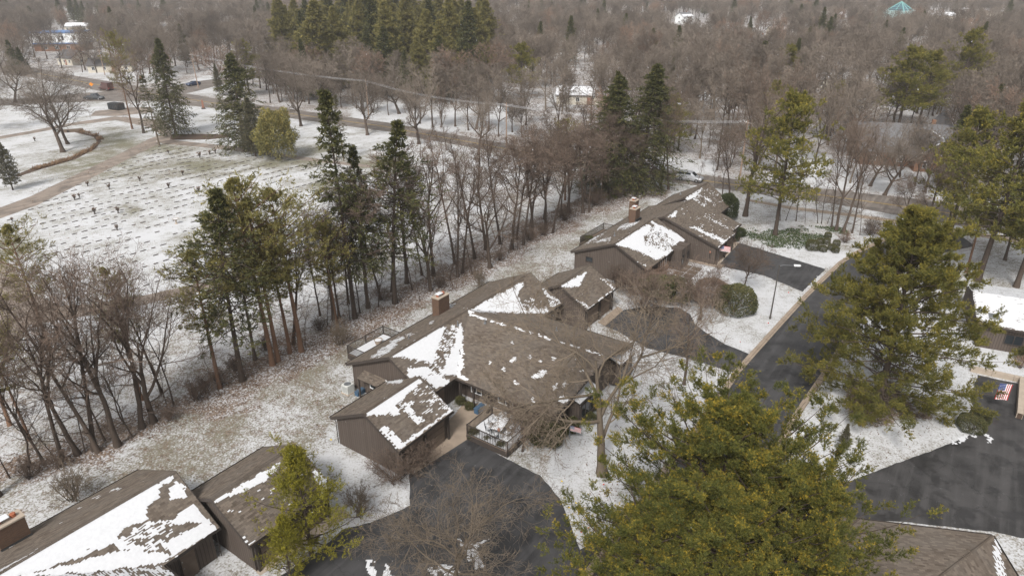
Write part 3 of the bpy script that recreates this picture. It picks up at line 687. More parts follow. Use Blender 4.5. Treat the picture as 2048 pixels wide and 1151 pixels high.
# snow blown over the court and the lower driveway
def drift(name, pts, label):
    q = PW(pts); x0, x1 = min(a for a, b in q) - .5, max(a for a, b in q) + .5; y0, y1 = min(b for a, b in q) - .5, max(b for a, b in q) + .5; g = .11
    gx_, gy_ = np.meshgrid(np.arange(x0, x1, g), np.arange(y0, y1, g), indexing='ij'); gx_ = gx_.ravel(); gy_ = gy_.ravel(); wx = 1.2 * (fbm(gx_, gy_, .9) - .5); wy = 1.2 * (fbm(gx_ + 40, gy_, .9) - .5)
    k = pip(gx_ + wx, gy_ + wy, q) & (fbm(gx_ * 2, gy_ * .7 + 9, 1.) > .40); gx_, gy_ = gx_[k], gy_[k]; n = len(gx_)
    h = g / 2; z = .02 + .012 * fbm(gx_, gy_, .5)
    Vv = np.stack([np.stack([gx_ + a * h, gy_ + b * h, zz], -1) for a, b, zz in ((-1, -1, z * 0 + .008), (1, -1, z * 0 + .008), (1, 1, z * 0 + .008), (-1, 1, z * 0 + .008), (-.98, -.98, z), (.98, -.98, z), (.98, .98, z), (-.98, .98, z))], 1).reshape(-1, 3); b_ = np.arange(n)[:, None] * 8
    tag(link(name, np_mesh(name, Vv, [np.concatenate([b_ + f for f in ([4, 5, 6, 7], [0, 1, 5, 4], [1, 2, 6, 5], [2, 3, 7, 6], [3, 0, 4, 7])])], M['snow'])), label, None, None, 'structure')
for (a, b, c, d) in (((905, 1075), (950, 1085), (985, 1080), (950, 1094)), ((935, 1100), (960, 1090), (965, 1130), (945, 1140)), ((735, 1120), (780, 1135), (800, 1151), (745, 1148)), ((860, 1130), (900, 1128), (915, 1151), (870, 1158)), ((1905, 880), (1950, 866), (1952, 871), (1910, 888)), ((1962, 852), (1985, 886), (1980, 887), (1958, 860))):
    drift('snow_drift', (a, b, c, d), 'thin ragged snow patch on the dark driveway')
# bare soil / mulch patches
sheet('bare_soil', [(310, 276), (330, 268), (430, 268), (480, 272), (420, 279), (340, 280)], M['litter'], .006, 'bare brown soil under the tall cemetery spruce')
sheet('bare_soil', [(190, 222), (260, 215), (300, 214), (310, 224), (240, 232), (180, 232)], M['path'], .006, 'bare tan earth beside the dumpster')
# ------------------------------------------------------------ brown duplex houses
SNOW = []   # (photo polygon, density): where the photo shows snow lying on a roof
def S(den, *pts): SNOW.append((list(pts), den))
def Z(org, sc, den, *pts): SNOW.append(([(org[0] + x / sc, org[1] + y / sc) for x, y in pts], den))
o5 = (650, 480); s5 = 2.616
Z(o5, s5, .98, (325, 615), (628, 443), (590, 555), (560, 640), (480, 625), (400, 610))
Z(o5, s5, .42, (560, 470), (720, 430), (725, 700), (560, 720)); Z(o5, s5, .95, (704, 430), (722, 480), (718, 600), (705, 710), (600, 695), (640, 630), (685, 520))
Z(o5, s5, .85, (430, 670), (540, 665), (665, 745), (580, 775), (500, 710), (430, 720)); Z(o5, s5, .2, (330, 610), (560, 620), (600, 720), (430, 680))
Z(o5, s5, .98, (745, 372), (1038, 213), (1000, 300), (1055, 372)); Z(o5, s5, .9, (745, 366), (1170, 363), (1170, 380), (745, 378)); Z(o5, s5, .6, (1105, 228), (1240, 322), (1185, 365), (1140, 262)); Z(o5, s5, .25, (1000, 300), (1240, 320), (1170, 370), (1030, 370))
for i in range(6):
    a = i / 6; b = (i + .8) / 6; Z(o5, s5, .8, (745 + 735 * a, 380 + 222 * a), (745 + 735 * b, 380 + 222 * b), (745 + 735 * b, 390 + 222 * b), (745 + 735 * a, 390 + 222 * a))
def ell(org, sc, den, cx, cy, a, b, rot=0.):
    c, s = math.cos(R(rot)), math.sin(R(rot)); Z(org, sc, den, *[(cx + a * math.cos(t) * c - b * math.sin(t) * s, cy + a * math.cos(t) * s + b * math.sin(t) * c) for t in np.arange(0, 6.28, .6)])
for e in ((985, 535, 14, 9, 0), (978, 630, 24, 9, -40), (938, 672, 16, 8, -40), (1120, 702, 48, 15, -18), (1250, 832, 36, 18, -10), (1205, 768, 24, 7, -50), (1090, 842, 8, 24, 0), (1255, 750, 12, 22, 20), (1075, 610, 7, 12, 10), (1200, 620, 18, 6, -30), (1130, 635, 10, 6, 0), (1350, 680, 16, 6, -40), (720, 720, 34, 10, 10), (1000, 745, 20, 7, 30), (860, 640, 8, 6, 0)): ell(o5, s5, .75, *e)
for e in ((375, 525, 45, 9, -25), (330, 560, 60, 12, -25), (300, 590, 70, 9, -22), (440, 494, 22, 5, -10), (640, 350, 45, 9, -20), (560, 430, 14, 4, -10)): ell(o5, s5, .72, *e)
Z(o5, s5, .86, (190, 915), (492, 718), (515, 745), (440, 790), (370, 870), (400, 915)); Z(o5, s5, .30, (400, 780), (520, 740), (690, 870), (500, 960), (380, 900)); Z(o5, s5, .5, (500, 735), (695, 870), (640, 905), (560, 820))
Z(o5, s5, .95, (695, 868), (380, 1100), (372, 1082), (600, 925), (683, 862)); Z(o5, s5, .7, (265, 995), (325, 970), (412, 1062), (382, 1098)); Z(o5, s5, .75, (402, 860), (430, 850), (508, 955), (485, 972)); Z(o5, s5, .95, (310, 735), (410, 715), (400, 745), (330, 750))
Z(o5, s5, .97, (1222, 247), (1372, 162), (1332, 242)); Z(o5, s5, .7, (1262, 285), (1388, 367), (1372, 340), (1275, 285)); Z(o5, s5, .8, (1380, 368), (1527, 262), (1520, 250), (1376, 355)); Z(o5, s5, .6, (1440, 190), (1530, 258), (1505, 262), (1445, 205))
o7 = (0, 750); s7 = 2.87
Z(o7, s7, .99, (-300, 1300), (0, 1120), (978, 578), (1000, 592), (915, 640), (925, 690), (840, 760), (845, 830), (700, 880), (665, 960), (500, 1025), (250, 1112), (100, 1151), (-300, 1300))
Z(o7, s7, .85, (995, 605), (1062, 645), (1075, 705), (980, 712), (965, 650)); Z(o7, s7, .88, (1105, 735), (1250, 885), (1000, 1035), (925, 970), (1010, 920), (1160, 850), (960, 850)); Z(o7, s7, .5, (650, 965), (840, 830), (1000, 830), (960, 1000), (700, 1025))
Z(o7, s7, .97, (60, 1165), (700, 1008), (1005, 1030), (900, 1075), (300, 1165)); Z(o7, s7, .45, (300, 1170), (900, 1070), (1030, 1050), (1170, 1175), (300, 1400)); Z(o7, s7, .9, (1000, 1035), (1040, 1040), (1175, 1165), (1130, 1170))
Z(o7, s7, .97, (1192, 742), (1605, 500), (1605, 530), (1530, 602), (1400, 662), (1250, 725)); Z(o7, s7, .85, (1260, 822), (1432, 962), (1412, 990), (1330, 920)); Z(o7, s7, .85, (1795, 525), (1930, 652), (1850, 705), (1820, 620)); Z(o7, s7, .6, (1425, 1015), (1420, 1000), (1915, 660), (1930, 672)); Z(o7, s7, .1, (1200, 740), (1700, 440), (1920, 660), (1430, 1000))
for e in ((660, 655, 35, 5, -10), (455, 765, 18, 7, -30), (340, 845, 24, 5, -28), (220, 860, 20, 4, -28), (70, 960, 85, 16, -28), (560, 700, 16, 4, -28)): ell(o7, s7, .75, *e)
o3 = (1120, 360); s3 = 5.23
Z(o3, s3, .97, (530, 690), (928, 455), (935, 540), (870, 600), (900, 680), (1155, 770), (1010, 835), (880, 770), (720, 702)); Z(o3, s3, .97, (950, 423), (1310, 605), (1255, 705), (1120, 560), (1000, 500)); Z(o3, s3, .55, (925, 460), (1120, 560), (1250, 700), (1150, 770), (900, 680))
Z(o3, s3, .55, (600, 490), (850, 395), (780, 480), (600, 530)); Z(o3, s3, .6, (350, 640), (540, 600), (520, 640), (350, 650)); Z(o3, s3, .85, (755, 815), (905, 900), (885, 905)); Z(o3, s3, .5, (330, 600), (500, 535), (430, 590), (240, 690))
Z(o3, s3, .85, (1345, 478), (1400, 488), (1735, 630), (1700, 655), (1480, 545)); Z(o3, s3, .9, (1128, 392), (1232, 308), (1205, 385)); Z(o3, s3, .8, (1490, 362), (1755, 498), (1750, 508), (1500, 375)); Z(o3, s3, .5, (1465, 465), (1500, 490), (1480, 500)); Z(o3, s3, .12, (1100, 400), (1360, 230), (1880, 470), (1660, 700)); Z(o3, s3, .7, (1400, 555), (1470, 590), (1465, 600))
Z(o3, s3, .97, (1268, 218), (1512, 68), (1400, 192), (1380, 208)); Z(o3, s3, .85, (1383, 195), (1400, 195), (1525, 270), (1515, 280)); Z(o3, s3, .22, (1400, 190), (1520, 75), (1770, 205), (1640, 320)); Z(o3, s3, .8, (1520, 195), (1590, 205), (1590, 220), (1530, 212)); Z(o3, s3, .85, (1655, 708), (1845, 555), (1835, 548), (1648, 698)); Z(o3, s3, .85, (1808, 532), (1895, 466), (1885, 460), (1800, 525))
S(.80, (1930, 560), (2200, 580), (2200, 700), (1950, 640)); S(.6, (1985, 1072), (1996, 1072), (2012, 1160), (1992, 1160)); S(.55, (2006, 1076), (2100, 1120), (2090, 1130), (2010, 1085))
for po, dn in SNOW: pass
TAB_W, TAB_H = .32, .15
def roof_plane(root, poly, loc, rz, seed=0, snow_on=True, thick=.13, tabw=TAB_W, tabh=TAB_H):
    rng = np.random.default_rng(seed + int(abs(poly[0][0]) * 100) + int(abs(poly[2][1]) * 37)); p = [np.array(q, float) for q in poly]
    nrm = sum(np.cross(p[i] - p[0], p[(i + 1) % len(p)] - p[0]) for i in range(1, len(p) - 1)); nrm = nrm / np.linalg.norm(nrm)
    if nrm[2] < 0: nrm = -nrm; p = [p[0], *p[1:]][::-1]; p = p[-2:] + p[:-2]
    e = p[1] - p[0]; e /= np.linalg.norm(e); t = np.cross(nrm, e)
    if t[2] < 0: e = -e; t = -t
    o = p[0]; q2 = [((q - o) @ e, (q - o) @ t) for q in p]
    mb = MB(); top = [tuple(q) for q in p]; bot = [tuple(q - nrm * thick) for q in p]
    ar = sum(q2[i][0] * q2[(i + 1) % len(q2)][1] - q2[(i + 1) % len(q2)][0] * q2[i][1] for i in range(len(q2)))
    if ar < 0: top = top[::-1]; bot = bot[::-1]
    mb.poly(top); mb.poly(bot[::-1])
    for i in range(len(top)): j = (i + 1) % len(top); mb.poly([bot[i], bot[j], top[j], top[i]])
    base = mb.build('roof_slope', M['shingle'], root)
    s0, s1 = min(a for a, b in q2), max(a for a, b in q2); t0, t1 = min(b for a, b in q2), max(b for a, b in q2)
    nr = int((t1 - t0) / tabh) + 1; ns = int((s1 - s0) / tabw) + 2
    J, I = np.meshgrid(np.arange(nr), np.arange(ns), indexing='ij'); J = J.ravel(); I = I.ravel()
    sa = s0 + (I - .5 * (J % 2)) * tabw; sb = sa + tabw * .975; ta = t0 + J * tabh; tb = ta + tabh
    ok = pip((sa + sb) / 2, (ta + tb) / 2, q2)
    sa, sb, ta, tb = sa[ok], sb[ok], ta[ok], tb[ok]; sa = np.maximum(sa, s0); sb = np.minimum(sb, s1); tb = np.minimum(tb, t1)
    n = len(sa)
    def pt(s, tt, h): return o + s[:, None] * e + tt[:, None] * t + h[:, None] * nrm
    hb = .017 + .007 * rng.random(n); ht = np.full(n, .004); z0 = np.zeros(n)
    Vv = np.stack([pt(sa, ta, z0), pt(sb, ta, z0), pt(sb, ta, hb), pt(sa, ta, hb), pt(sb, tb, ht), pt(sa, tb, ht)], 1).reshape(-1, 3)
    b = np.arange(n)[:, None] * 6; F = np.concatenate([b + [0, 1, 2, 3], b + [3, 2, 4, 5]])
    tone = np.repeat(np.clip(rng.normal(.5, .30, n), 0, 1), 6)
    tag(link('shingles', np_mesh('shingles', Vv, [F], M['shingle'], {'tone': tone}), base), kind='stuff')
    if not snow_on: return base
    # snow decided in half-tab cells, soft towards the edges of each patch
    a0 = np.concatenate([sa, (sa + sb) / 2] * 2); a1 = np.concatenate([(sa + sb) / 2, sa + np.minimum(tabw, sb - sa + .01)] * 2); b0 = np.concatenate([ta, ta, (ta + tb) / 2, (ta + tb) / 2]); b1 = np.concatenate([(ta + tb) / 2, (ta + tb) / 2, tb, tb]); z0 = np.zeros(4 * n)
    low_half = np.concatenate([np.ones(2 * n, bool), np.zeros(2 * n, bool)]); tabr = np.tile(rng.random(n), 4)
    c = pt((a0 + a1) / 2, (b0 + b1) / 2, z0); cr, sr = math.cos(rz), math.sin(rz)
    wx = loc[0] + c[:, 0] * cr - c[:, 1] * sr; wy = loc[1] + c[:, 0] * sr + c[:, 1] * cr
    px, py = proj(wx, np.maximum(wy, 5), c[:, 2]); den = np.zeros(4 * n); ss = (a0 + a1) / 2; tm = (b0 + b1) / 2
    for q in range(6):
        jx = px + 13 * (fbm(ss + 7 * q, tm, .45) - .5); jy = py + 13 * (fbm(tm + 9, ss + 5 * q, .45) - .5); dq = np.full(4 * n, .006)
        for po, dn in SNOW:
            k = pip(jx, jy, po); dq[k] = np.maximum(dq[k], dn)
        den += dq / 6
    den = np.where(den > .9, .925, den)
    r = .34 * np.clip((fbm(ss * 1.6, tm * 2.4, 1.) - .5) * 2.0 + .5, 0, 1) + .46 * tabr + .06 * rng.random(4 * n) + .13 * low_half
    k = r < den
    if k.sum() == 0: return base
    a0, a1, b0, b1 = a0[k], a1[k], b0[k], b1[k]; m = int(k.sum()); full = den[k] > .88
    h1 = np.where(full, .034 + .004 * rng.random(m), .024 + .008 * rng.random(m)); zz = np.full(m, .003); lo_t = b0; hi_t = b1; h2 = h1
    wob = lambda S_, T_: (S_ + .20 * (fbm(S_ * 3 + 11, T_ * 3, 1.) - .5), T_ + .13 * (fbm(S_ * 3, T_ * 3 + 23, 1.) - .5))
    (sA, tA), (sB, tB), (sC, tC), (sD, tD) = wob(a0, lo_t), wob(a1, lo_t), wob(a1, hi_t), wob(a0, hi_t)
    Vs = np.stack([pt(sA, tA, zz), pt(sB, tB, zz), pt(sB, tB, h1), pt(sA, tA, h1), pt(sC, tC, h2), pt(sD, tD, h2), pt(sC, tC, zz), pt(sD, tD, zz)], 1).reshape(-1, 3)
    b = np.arange(m)[:, None] * 8; F = np.concatenate([b + [0, 1, 2, 3], b + [3, 2, 4, 5], b + [1, 6, 4, 2], b + [7, 0, 3, 5]])
    tag(link('snow_cover', np_mesh('snow_cover', Vs, [F], M['snow']), base), 'patchy snow lying on the shingles', kind='stuff')
    return base
def wallm(root, polys, name='wall', mat=None):
    mb = MB()
    for pts in polys:
        dx = max(p[0] for p in pts) - min(p[0] for p in pts); dy = max(p[1] for p in pts) - min(p[1] for p in pts)
        mb.poly(pts, [((p[0] if dx > dy else p[1]), p[2]) for p in pts])
    return mb.build(name, mat or M['siding'], root)
def window(root, c, w, h, ax, mull=1, mat=None, name='window'):
    """c: centre on the wall face, ax: outward normal '-x','+x','-y','+y'"""
    sg = 1 if ax[0] == '+' else -1; X_ = ax[1] == 'x'
    def bx(mb, a0, a1, z0, z1, d0, d1):
        if X_: mb.box2((c[0] + sg * d0, c[1] + a0, c[2] + z0), (c[0] + sg * d1, c[1] + a1, c[2] + z1))
        else: mb.box2((c[0] + a0, c[1] + sg * d0, c[2] + z0), (c[0] + a1, c[1] + sg * d1, c[2] + z1))
    f = MB(); t = .07
    bx(f, -w / 2, w / 2, h / 2 - t, h / 2, -.02, .06); bx(f, -w / 2, w / 2, -h / 2, -h / 2 + t, -.02, .08)
    bx(f, -w / 2, -w / 2 + t, -h / 2 + t, h / 2 - t, -.02, .06); bx(f, w / 2 - t, w / 2, -h / 2 + t, h / 2 - t, -.02, .06)
    for i in range(mull):
        q = -w / 2 + w * (i + 1) / (mull + 1); bx(f, q - .025, q + .025, -h / 2 + t, h / 2 - t, -.02, .05)
    o = f.build(name, mat or M['white'], root); g = MB()
    for i in range(mull + 1):
        q0 = -w / 2 + w * i / (mull + 1) + .04; q1 = -w / 2 + w * (i + 1) / (mull + 1) - .04; g = MB(); bx(g, q0, q1, -h / 2 + t * .9, h / 2 - t * .9, -.01, .02); g.build('pane', M['glass'], o)
    return o
def gdoor(root, x0, x1, y, h=2.15, rows=4):
    mb = MB(); mb.box2((x0, y - .02, .03), (x1, y + .04, h)); d = mb.build('garage_door', M['trim'], root)
    for i in range(rows):
        m = MB(); m.box2((x0 + .04, y - .055, .05 + i * (h - .06) / rows), (x1 - .04, y - .021, .02 + (i + 1) * (h - .06) / rows - .02)); m.build('door_panel', M['wood'], d)
def gutter(root, a, b, out):
    mb = MB(); ax = 0 if abs(b[0] - a[0]) > abs(b[1] - a[1]) else 1
    z = a[2]; mb.poly([(*a[:2], z - .13), (*b[:2], z - .13), (*b[:2], z + .0), (*a[:2], z + .0)])
    o0 = (a[0] + out[0] * .12, a[1] + out[1] * .12); o1 = (b[0] + out[0] * .12, b[1] + out[1] * .12)
    mb.poly([(*o0, z - .11), (*o1, z - .11), (*o1, z + .01), (*o0, z + .01)]); mb.poly([(a[0], a[1], z - .13), (b[0], b[1], z - .13), (*o1, z - .11), (*o0, z - .11)])
    for s, q in ((a, o0), (b, o1)): mb.poly([(s[0], s[1], z - .13), (*q, z - .11), (*q, z + .01), (s[0], s[1], z)])
    mb.build('gutter', M['trim'], root)
    f_ = .04; m = MB(); x_ = a[0] + (b[0] - a[0]) * f_ + out[0] * .02; y_ = a[1] + (b[1] - a[1]) * f_ + out[1] * .02; m.bar((x_ + out[0] * .05, y_ + out[1] * .05, z - .12), (x_ - out[0] * .33, y_ - out[1] * .33, z - .42), .035, 4); m.bar((x_ - out[0] * .33, y_ - out[1] * .33, z - .42), (x_ - out[0] * .33, y_ - out[1] * .33, .1), .035, 4); m.build('downspout', M['trim'], root)
def rakeboard(root, a, b, out):
    a = Vector(a); b = Vector(b); o = Vector((*out, 0)) * .03; d = Vector((0, 0, -.26)); mb = MB()
    A = [a + o, b + o, b + o + d, a + o + d]; B = [q - o * 1.6 for q in A]
    mb.poly(A); mb.poly(B[::-1])
    for i in range(4): j = (i + 1) % 4; mb.poly([A[i], A[j], B[j], B[i]])
    mb.build('rake_board', M['trim'], root)
def ridgecap(root, a, b):
    a = Vector(a); b = Vector(b); n = max(1, int((b - a).length / .3)); mb = MB(); d = (b - a).normalized(); q = d.cross(Vector((0, 0, 1))).normalized() * .15
    for i in range(n):
        s = a + (b - a) * (i / n); e = a + (b - a) * ((i + .97) / n); h0 = Vector((0, 0, .05)); h1 = Vector((0, 0, .035)); dn = Vector((0, 0, -.03))
        mb.poly([s - q + dn, e - q + dn, e + h1, s + h0]); mb.poly([s + h0, e + h1, e + q + dn, s + q + dn]); mb.poly([s - q + dn, s + h0, s + q + dn])
    tag(mb.build('ridge_cap', M['shingle'], root), kind='stuff')
def gable_block(root, loc, rz, x0, x1, yr, yf, yk, ze, zk, wx0=.3, wx1=.3, wy=.4, slopes=True, zf=None, seed=0, caps=True):
    """gable roof, ridge along x at y=yk; eaves at yr (rear) and yf (front)"""
    zf = ze if zf is None else zf
    if slopes:
        roof_plane(root, [(x0, yf, zf), (x1, yf, zf), (x1, yk, zk), (x0, yk, zk)], loc, rz, seed); roof_plane(root, [(x1, yr, ze), (x0, yr, ze), (x0, yk, zk), (x1, yk, zk)], loc, rz, seed + 1)
    rz_ = lambda y: (zf + (zk - zf) * (y - yf) / (yk - yf) if y < yk else ze + (zk - ze) * (yr - y) / (yr - yk)) - .15
    a, b = x0 + wx0, x1 - wx1; f, r = yf + wy, yr - wy
    P5 = lambda x: [(x, f, 0), (x, r, 0), (x, r, rz_(r)), (x, yk, rz_(yk)), (x, f, rz_(f))]
    wallm(root, [P5(a)[::-1], P5(b), [(a, f, 0), (b, f, 0), (b, f, rz_(f)), (a, f, rz_(f))], [(b, r, 0), (a, r, 0), (a, r, rz_(r)), (b, r, rz_(r))]])
    for x, o in ((x0, (-1, 0)), (x1, (1, 0))):
        rakeboard(root, (x, yf, zf), (x, yk, zk), o); rakeboard(root, (x, yk, zk), (x, yr, ze), o)
    gutter(root, (x0, yr, ze), (x1, yr, ze), (0, 1)); gutter(root, (x0, yf, zf), (x1, yf, zf), (0, -1))
    if caps: ridgecap(root, (x0, yk, zk), (x1, yk, zk))
def chimney(root, c, w, d, z0, z1, cap=True):
    mb = MB(); x, y = c
    for (a, b) in (((x - w / 2, y - d / 2), (x + w / 2, y - d / 2)), ((x + w / 2, y - d / 2), (x + w / 2, y + d / 2)), ((x + w / 2, y + d / 2), (x - w / 2, y + d / 2)), ((x - w / 2, y + d / 2), (x - w / 2, y - d / 2))):
        l = math.dist(a, b); mb.poly([(*a, z0), (*b, z0), (*b, z1), (*a, z1)], [(0, z0), (l, z0), (l, z1), (0, z1)])
    o = mb.build('chimney', M['brick_dark'], root)
    m = MB(); m.box2((x - w / 2 - .05, y - d / 2 - .05, z1), (x + w / 2 + .05, y + d / 2 + .05, z1 + .1)); m.build('chimney_cap', M['concrete'], o)
    for q in (-.25, .25):
        m = MB(); m.lathe((x + w * q, y, z1 + .1), [(.16, 0), (.16, .22), (.13, .24)], 10); m.build('flue', M['rust'], o)
    m = MB(); m.box2((x - w * .36, y - d * .3, z1 + .345), (x + w * .10, y + d * .3, z1 + .38)); m.build('flue_cover', M['snow'], o)
    m = MB(); m.box2((x - w / 2 - .03, y - d / 2 - .28, z0 + .1), (x + w / 2 + .03, y - d / 2 - .005, z0 + .75)); m.build('flashing', M['black'], o)
    return o
def post(root, x, y, h=2.5, s=.16):
    mb = MB(); mb.box2((x - s / 2, y - s / 2, .02), (x + s / 2, y + s / 2, h)); mb.build('porch_post', M['trim'], root)
def vent(root, x, y, z):
    mb = MB(); mb.lathe((x, y, z - .1), [(.14, 0), (.13, .12), (.06, .14), (.06, .5), (.05, .52)], 10); mb.build('roof_vent', M['metal'], root)
def hood(root, c0, c1, z, depth, ax, loc, rz):
    """small shed roof over a window"""
    if ax == '-x': pl = [(c0[0] - depth, c0[1], z - .35), (c1[0] - depth, c1[1], z - .35), (c1[0], c1[1], z), (c0[0], c0[1], z)]
    else: pl = [(c0[0], c0[1] - depth, z - .35), (c1[0], c1[1] - depth, z - .35), (c1[0], c1[1], z), (c0[0], c0[1], z)]
    return roof_plane(root, pl, loc, rz, 5, True, .1)

def duplex(label, u0, v0, sides=(-1, 1), chim=(.9, 8.6), chz=5.1):
    loc = W(u0, v0); rz = AX; h = thing('duplex_house', label, 'house', loc, rz, None)
    ze, zk = 2.6, 5.2; xm = 10.9
    # main block
    for s in (-1, 1):
        roof_plane(h, [(s * xm, .2, ze), (s * 7.1, .2, ze), (0, 4.3, zk), (s * xm, 4.3, zk)], loc, rz, 3)
        roof_plane(h, [(s * 7.1, .2, ze), (s * 7.1, -9.9, ze), (0, -10.9, zk), (0, 4.3, zk)], loc, rz, 9)
        rakeboard(h, (s * xm, .2, ze), (s * xm, 4.3, zk), (s, 0)); rakeboard(h, (s * xm, 4.3, zk), (s * xm, 9.9, ze), (s, 0)); rakeboard(h, (s * 7.1, -9.9, ze), (0, -10.9, zk), (0, -1))
        gutter(h, (s * 7.1, .2, ze), (s * 7.1, -9.9, ze), (s, 0)); gutter(h, (s * xm, .2, ze), (s * 7.1, .2, ze), (0, -1))
    roof_plane(h, [(xm, 9.9, ze), (-xm, 9.9, ze), (-xm, 4.3, zk), (xm, 4.3, zk)], loc, rz, 4)
    gutter(h, (-xm, 9.9, ze), (xm, 9.9, ze), (0, 1)); ridgecap(h, (-xm, 4.3, zk), (xm, 4.3, zk)); ridgecap(h, (0, 4.15, zk), (0, -10.9, zk))
    zz = lambda y: (ze + (zk - ze) * (y - .2) / 4.1 if y < 4.3 else ze + (zk - ze) * (9.9 - y) / 5.6) - .16
    for s in (-1, 1):
        x = s * 10.55
        q = [(x, .7, 0), (x, 9.5, 0), (x, 9.5, zz(9.5)), (x, 4.3, zz(4.3)), (x, .7, zz(.7))]
        wallm(h, [q, [(x, .7, 0), (s * 5.7, .7, 0), (s * 5.7, .7, zz(.7)), (x, .7, zz(.7))], [(s * 5.7, .7, 0), (s * 5.7, -9.5, 0), (s * 5.7, -9.5, 2.97), (s * 5.7, .7, 2.97)]])
        for yy in (.0, -1.5, -3.0, -5.2): post(h, s * 6.75, yy)
        # entry wall details
        window(h, (s * 5.7, -1.0, 1.35), 1.2, 1.3, '-x' if s < 0 else '+x', 1); window(h, (s * 5.7, -4.2, 1.35), 1.6, 1.2, '-x' if s < 0 else '+x', 1)
        window(h, (s * 5.7, -7.2, 1.35), 1.8, 1.2, '-x' if s < 0 else '+x', 1, M['trim'])
        d = MB(); d.box2((s * 9.2, .58, .02), (s * 8.25, .69, 2.08)); dd = d.build('door', M['wood'], h); k = MB(); k.lathe((s * 8.36, .55, 1.0), [(.03, 0), (.035, .03), (.01, .06)], 8); k.build('door_knob', M['metal'], dd)
        # gable window with hood
        if s < 0:
            hood(h, (-10.58, 7.9), (-10.58, 4.9), 2.45, .95, '-x', loc, rz); window(h, (-10.55, 6.4, 1.35), 1.9, 1.1, '-x', 1)
            for yy in (7.85, 4.95): m = MB(); m.box2((-11.45, yy - .06, .02), (-11.33, yy + .06, 2.05)); m.build('hood_post', M['trim'], h)
        ex0, ex1 = (-4.4, -1.1) if s < 0 else (3.0, 5.9)
        e = MB(); e.poly([(ex0, -10.75, 2.6), (ex1, -10.75, 2.6), (ex1, -9.5, 3.0), (ex0, -9.5, 3.0)]); e.poly([(ex0, -10.75, 2.45), (ex0, -9.5, 2.85), (ex1, -9.5, 2.85), (ex1, -10.75, 2.45)]); e.poly([(ex0, -10.75, 2.45), (ex1, -10.75, 2.45), (ex1, -10.75, 2.6), (ex0, -10.75, 2.6)])
        for xx in (ex0, ex1): e.poly([(xx, -10.75, 2.45), (xx, -10.75, 2.6), (xx, -9.5, 3.0), (xx, -9.5, 2.85)])
        eb = e.build('bay_roof', M['trim'], h); sn = MB(); sn.poly([(ex0 + .04, -10.72, 2.66), (ex1 - .05, -10.74, 2.65), (ex1 - .03, -9.56, 3.04), (ex0 + .03, -9.53, 3.05)]); sn.build('snow_cover', M['snow'], eb)
        b = MB(); b.box2((ex0 + .15, -10.6, .3), (ex1 - .15, -9.55, 2.45)); b.build('bay', M['siding'], h)
        window(h, ((ex0 + ex1) / 2, -10.6, 1.45), 2.3, 1.4, '-y', 2, M['trim']); window(h, ((s * 4.6), 9.5, 1.4), 2.2, 1.6, '+y', 2)
    wallm(h, [[(-5.7, -9.5, 0), (5.7, -9.5, 0), (5.7, -9.5, 2.95), (0, -9.5, 5.0), (-5.7, -9.5, 2.95)], [(-10.55, 9.5, 0), (10.55, 9.5, 0), (10.55, 9.5, 2.6), (-10.55, 9.5, 2.6)]])
    # extended corner wing walls of the front gable
    for s in (-1, 1): m = MB(); m.box2((s * 5.75, -9.9, 0), (s * 6.75, -9.62, 2.62)); m.build('wing_wall', M['siding'], h)
    for s in sides:
        x0, x1 = (-17.3, -11.02) if s < 0 else (11.02, 17.7)
        gable_block(h, loc, rz, x0, x1, 4.75, -2.75, .75, 2.6, 4.6, seed=20 + s)
        xa, xb = x0 + .8, x1 - .8; gdoor(h, xa, (xa + xb) / 2 - .15, -2.4); gdoor(h, (xa + xb) / 2 + .15, xb, -2.4)
        for xx in (x0 + .45, (x0 + x1) / 2, x1 - .45): post(h, xx, -2.55, 2.45)
    chimney(h, chim, 1.65, .9, 2.6, chz)
    for q in ((-.9, 1.6, 4.95), (2.8, -4, 4.2), (-6.5, 6.1, 4.35), (-2.5, 3.6, 4.8)): vent(h, *q)
    return h
hB = duplex('brown sided duplex with broad central gable and two garages, middle of the three', 45.9, -33.0)
hA = duplex('brown sided house with snowy roof behind the golden evergreen', 5.55, -34.2, sides=(1,), chim=(2.7, 9.0), chz=4.7)
def housec():
    loc = W(86.5, -33.0); rz = AX; h = thing('duplex_house', 'brown staggered-gable duplex with paired chimneys beside the main road', 'house', loc, rz)
    gable_block(h, loc, rz, -16.3, -4.45, 7.0, -3.5, 1.0, 2.6, 5.0, seed=31)
    gable_block(h, loc, rz, -4.35, 2.2, 7.0, -7.9, -.1, 2.6, 5.25, seed=32)
    gable_block(h, loc, rz, 2.26, 6.3, 6.6, -7.3, -.1, 2.55, 5.12, seed=33)
    gable_block(h, loc, rz, 5.0, 14.6, 6.0, -3.2, .9, 2.5, 5.3, seed=34)
    chimney(h, (-4.6, 4.0), 1.4, .9, 3.6, 5.7); chimney(h, (-2.9, 5.0), 1.1, .9, 3.6, 6.2)
    for x in (-8.5, -6.9): m = MB(); m.box2((x, -4.6, .02), (x + 1.2, -3.15, 2.9)); m.build('bay', M['siding'], h); window(h, (x + .6, -4.6, 1.4), .8, 1.4, '-y', 0, M['trim'])
    window(h, (-10.6, -3.1, 1.5), 1.8, 1.2, '-y', 2); window(h, (-16.0, 4.5, 2.0), 1.0, .7, '-x', 0, M['trim'])
    gdoor(h, -3.6, -1.0, -7.55); gdoor(h, -.7, 1.7, -7.55); gdoor(h, 2.8, 5.7, -6.95)
    for x in (-4., -.85, 2.0): post(h, x, -7.75)
    vent(h, -8, -1, 4.0); vent(h, 8, 2.6, 4.75); vent(h, -12, 3.2, 4.25); return h
hC = housec()
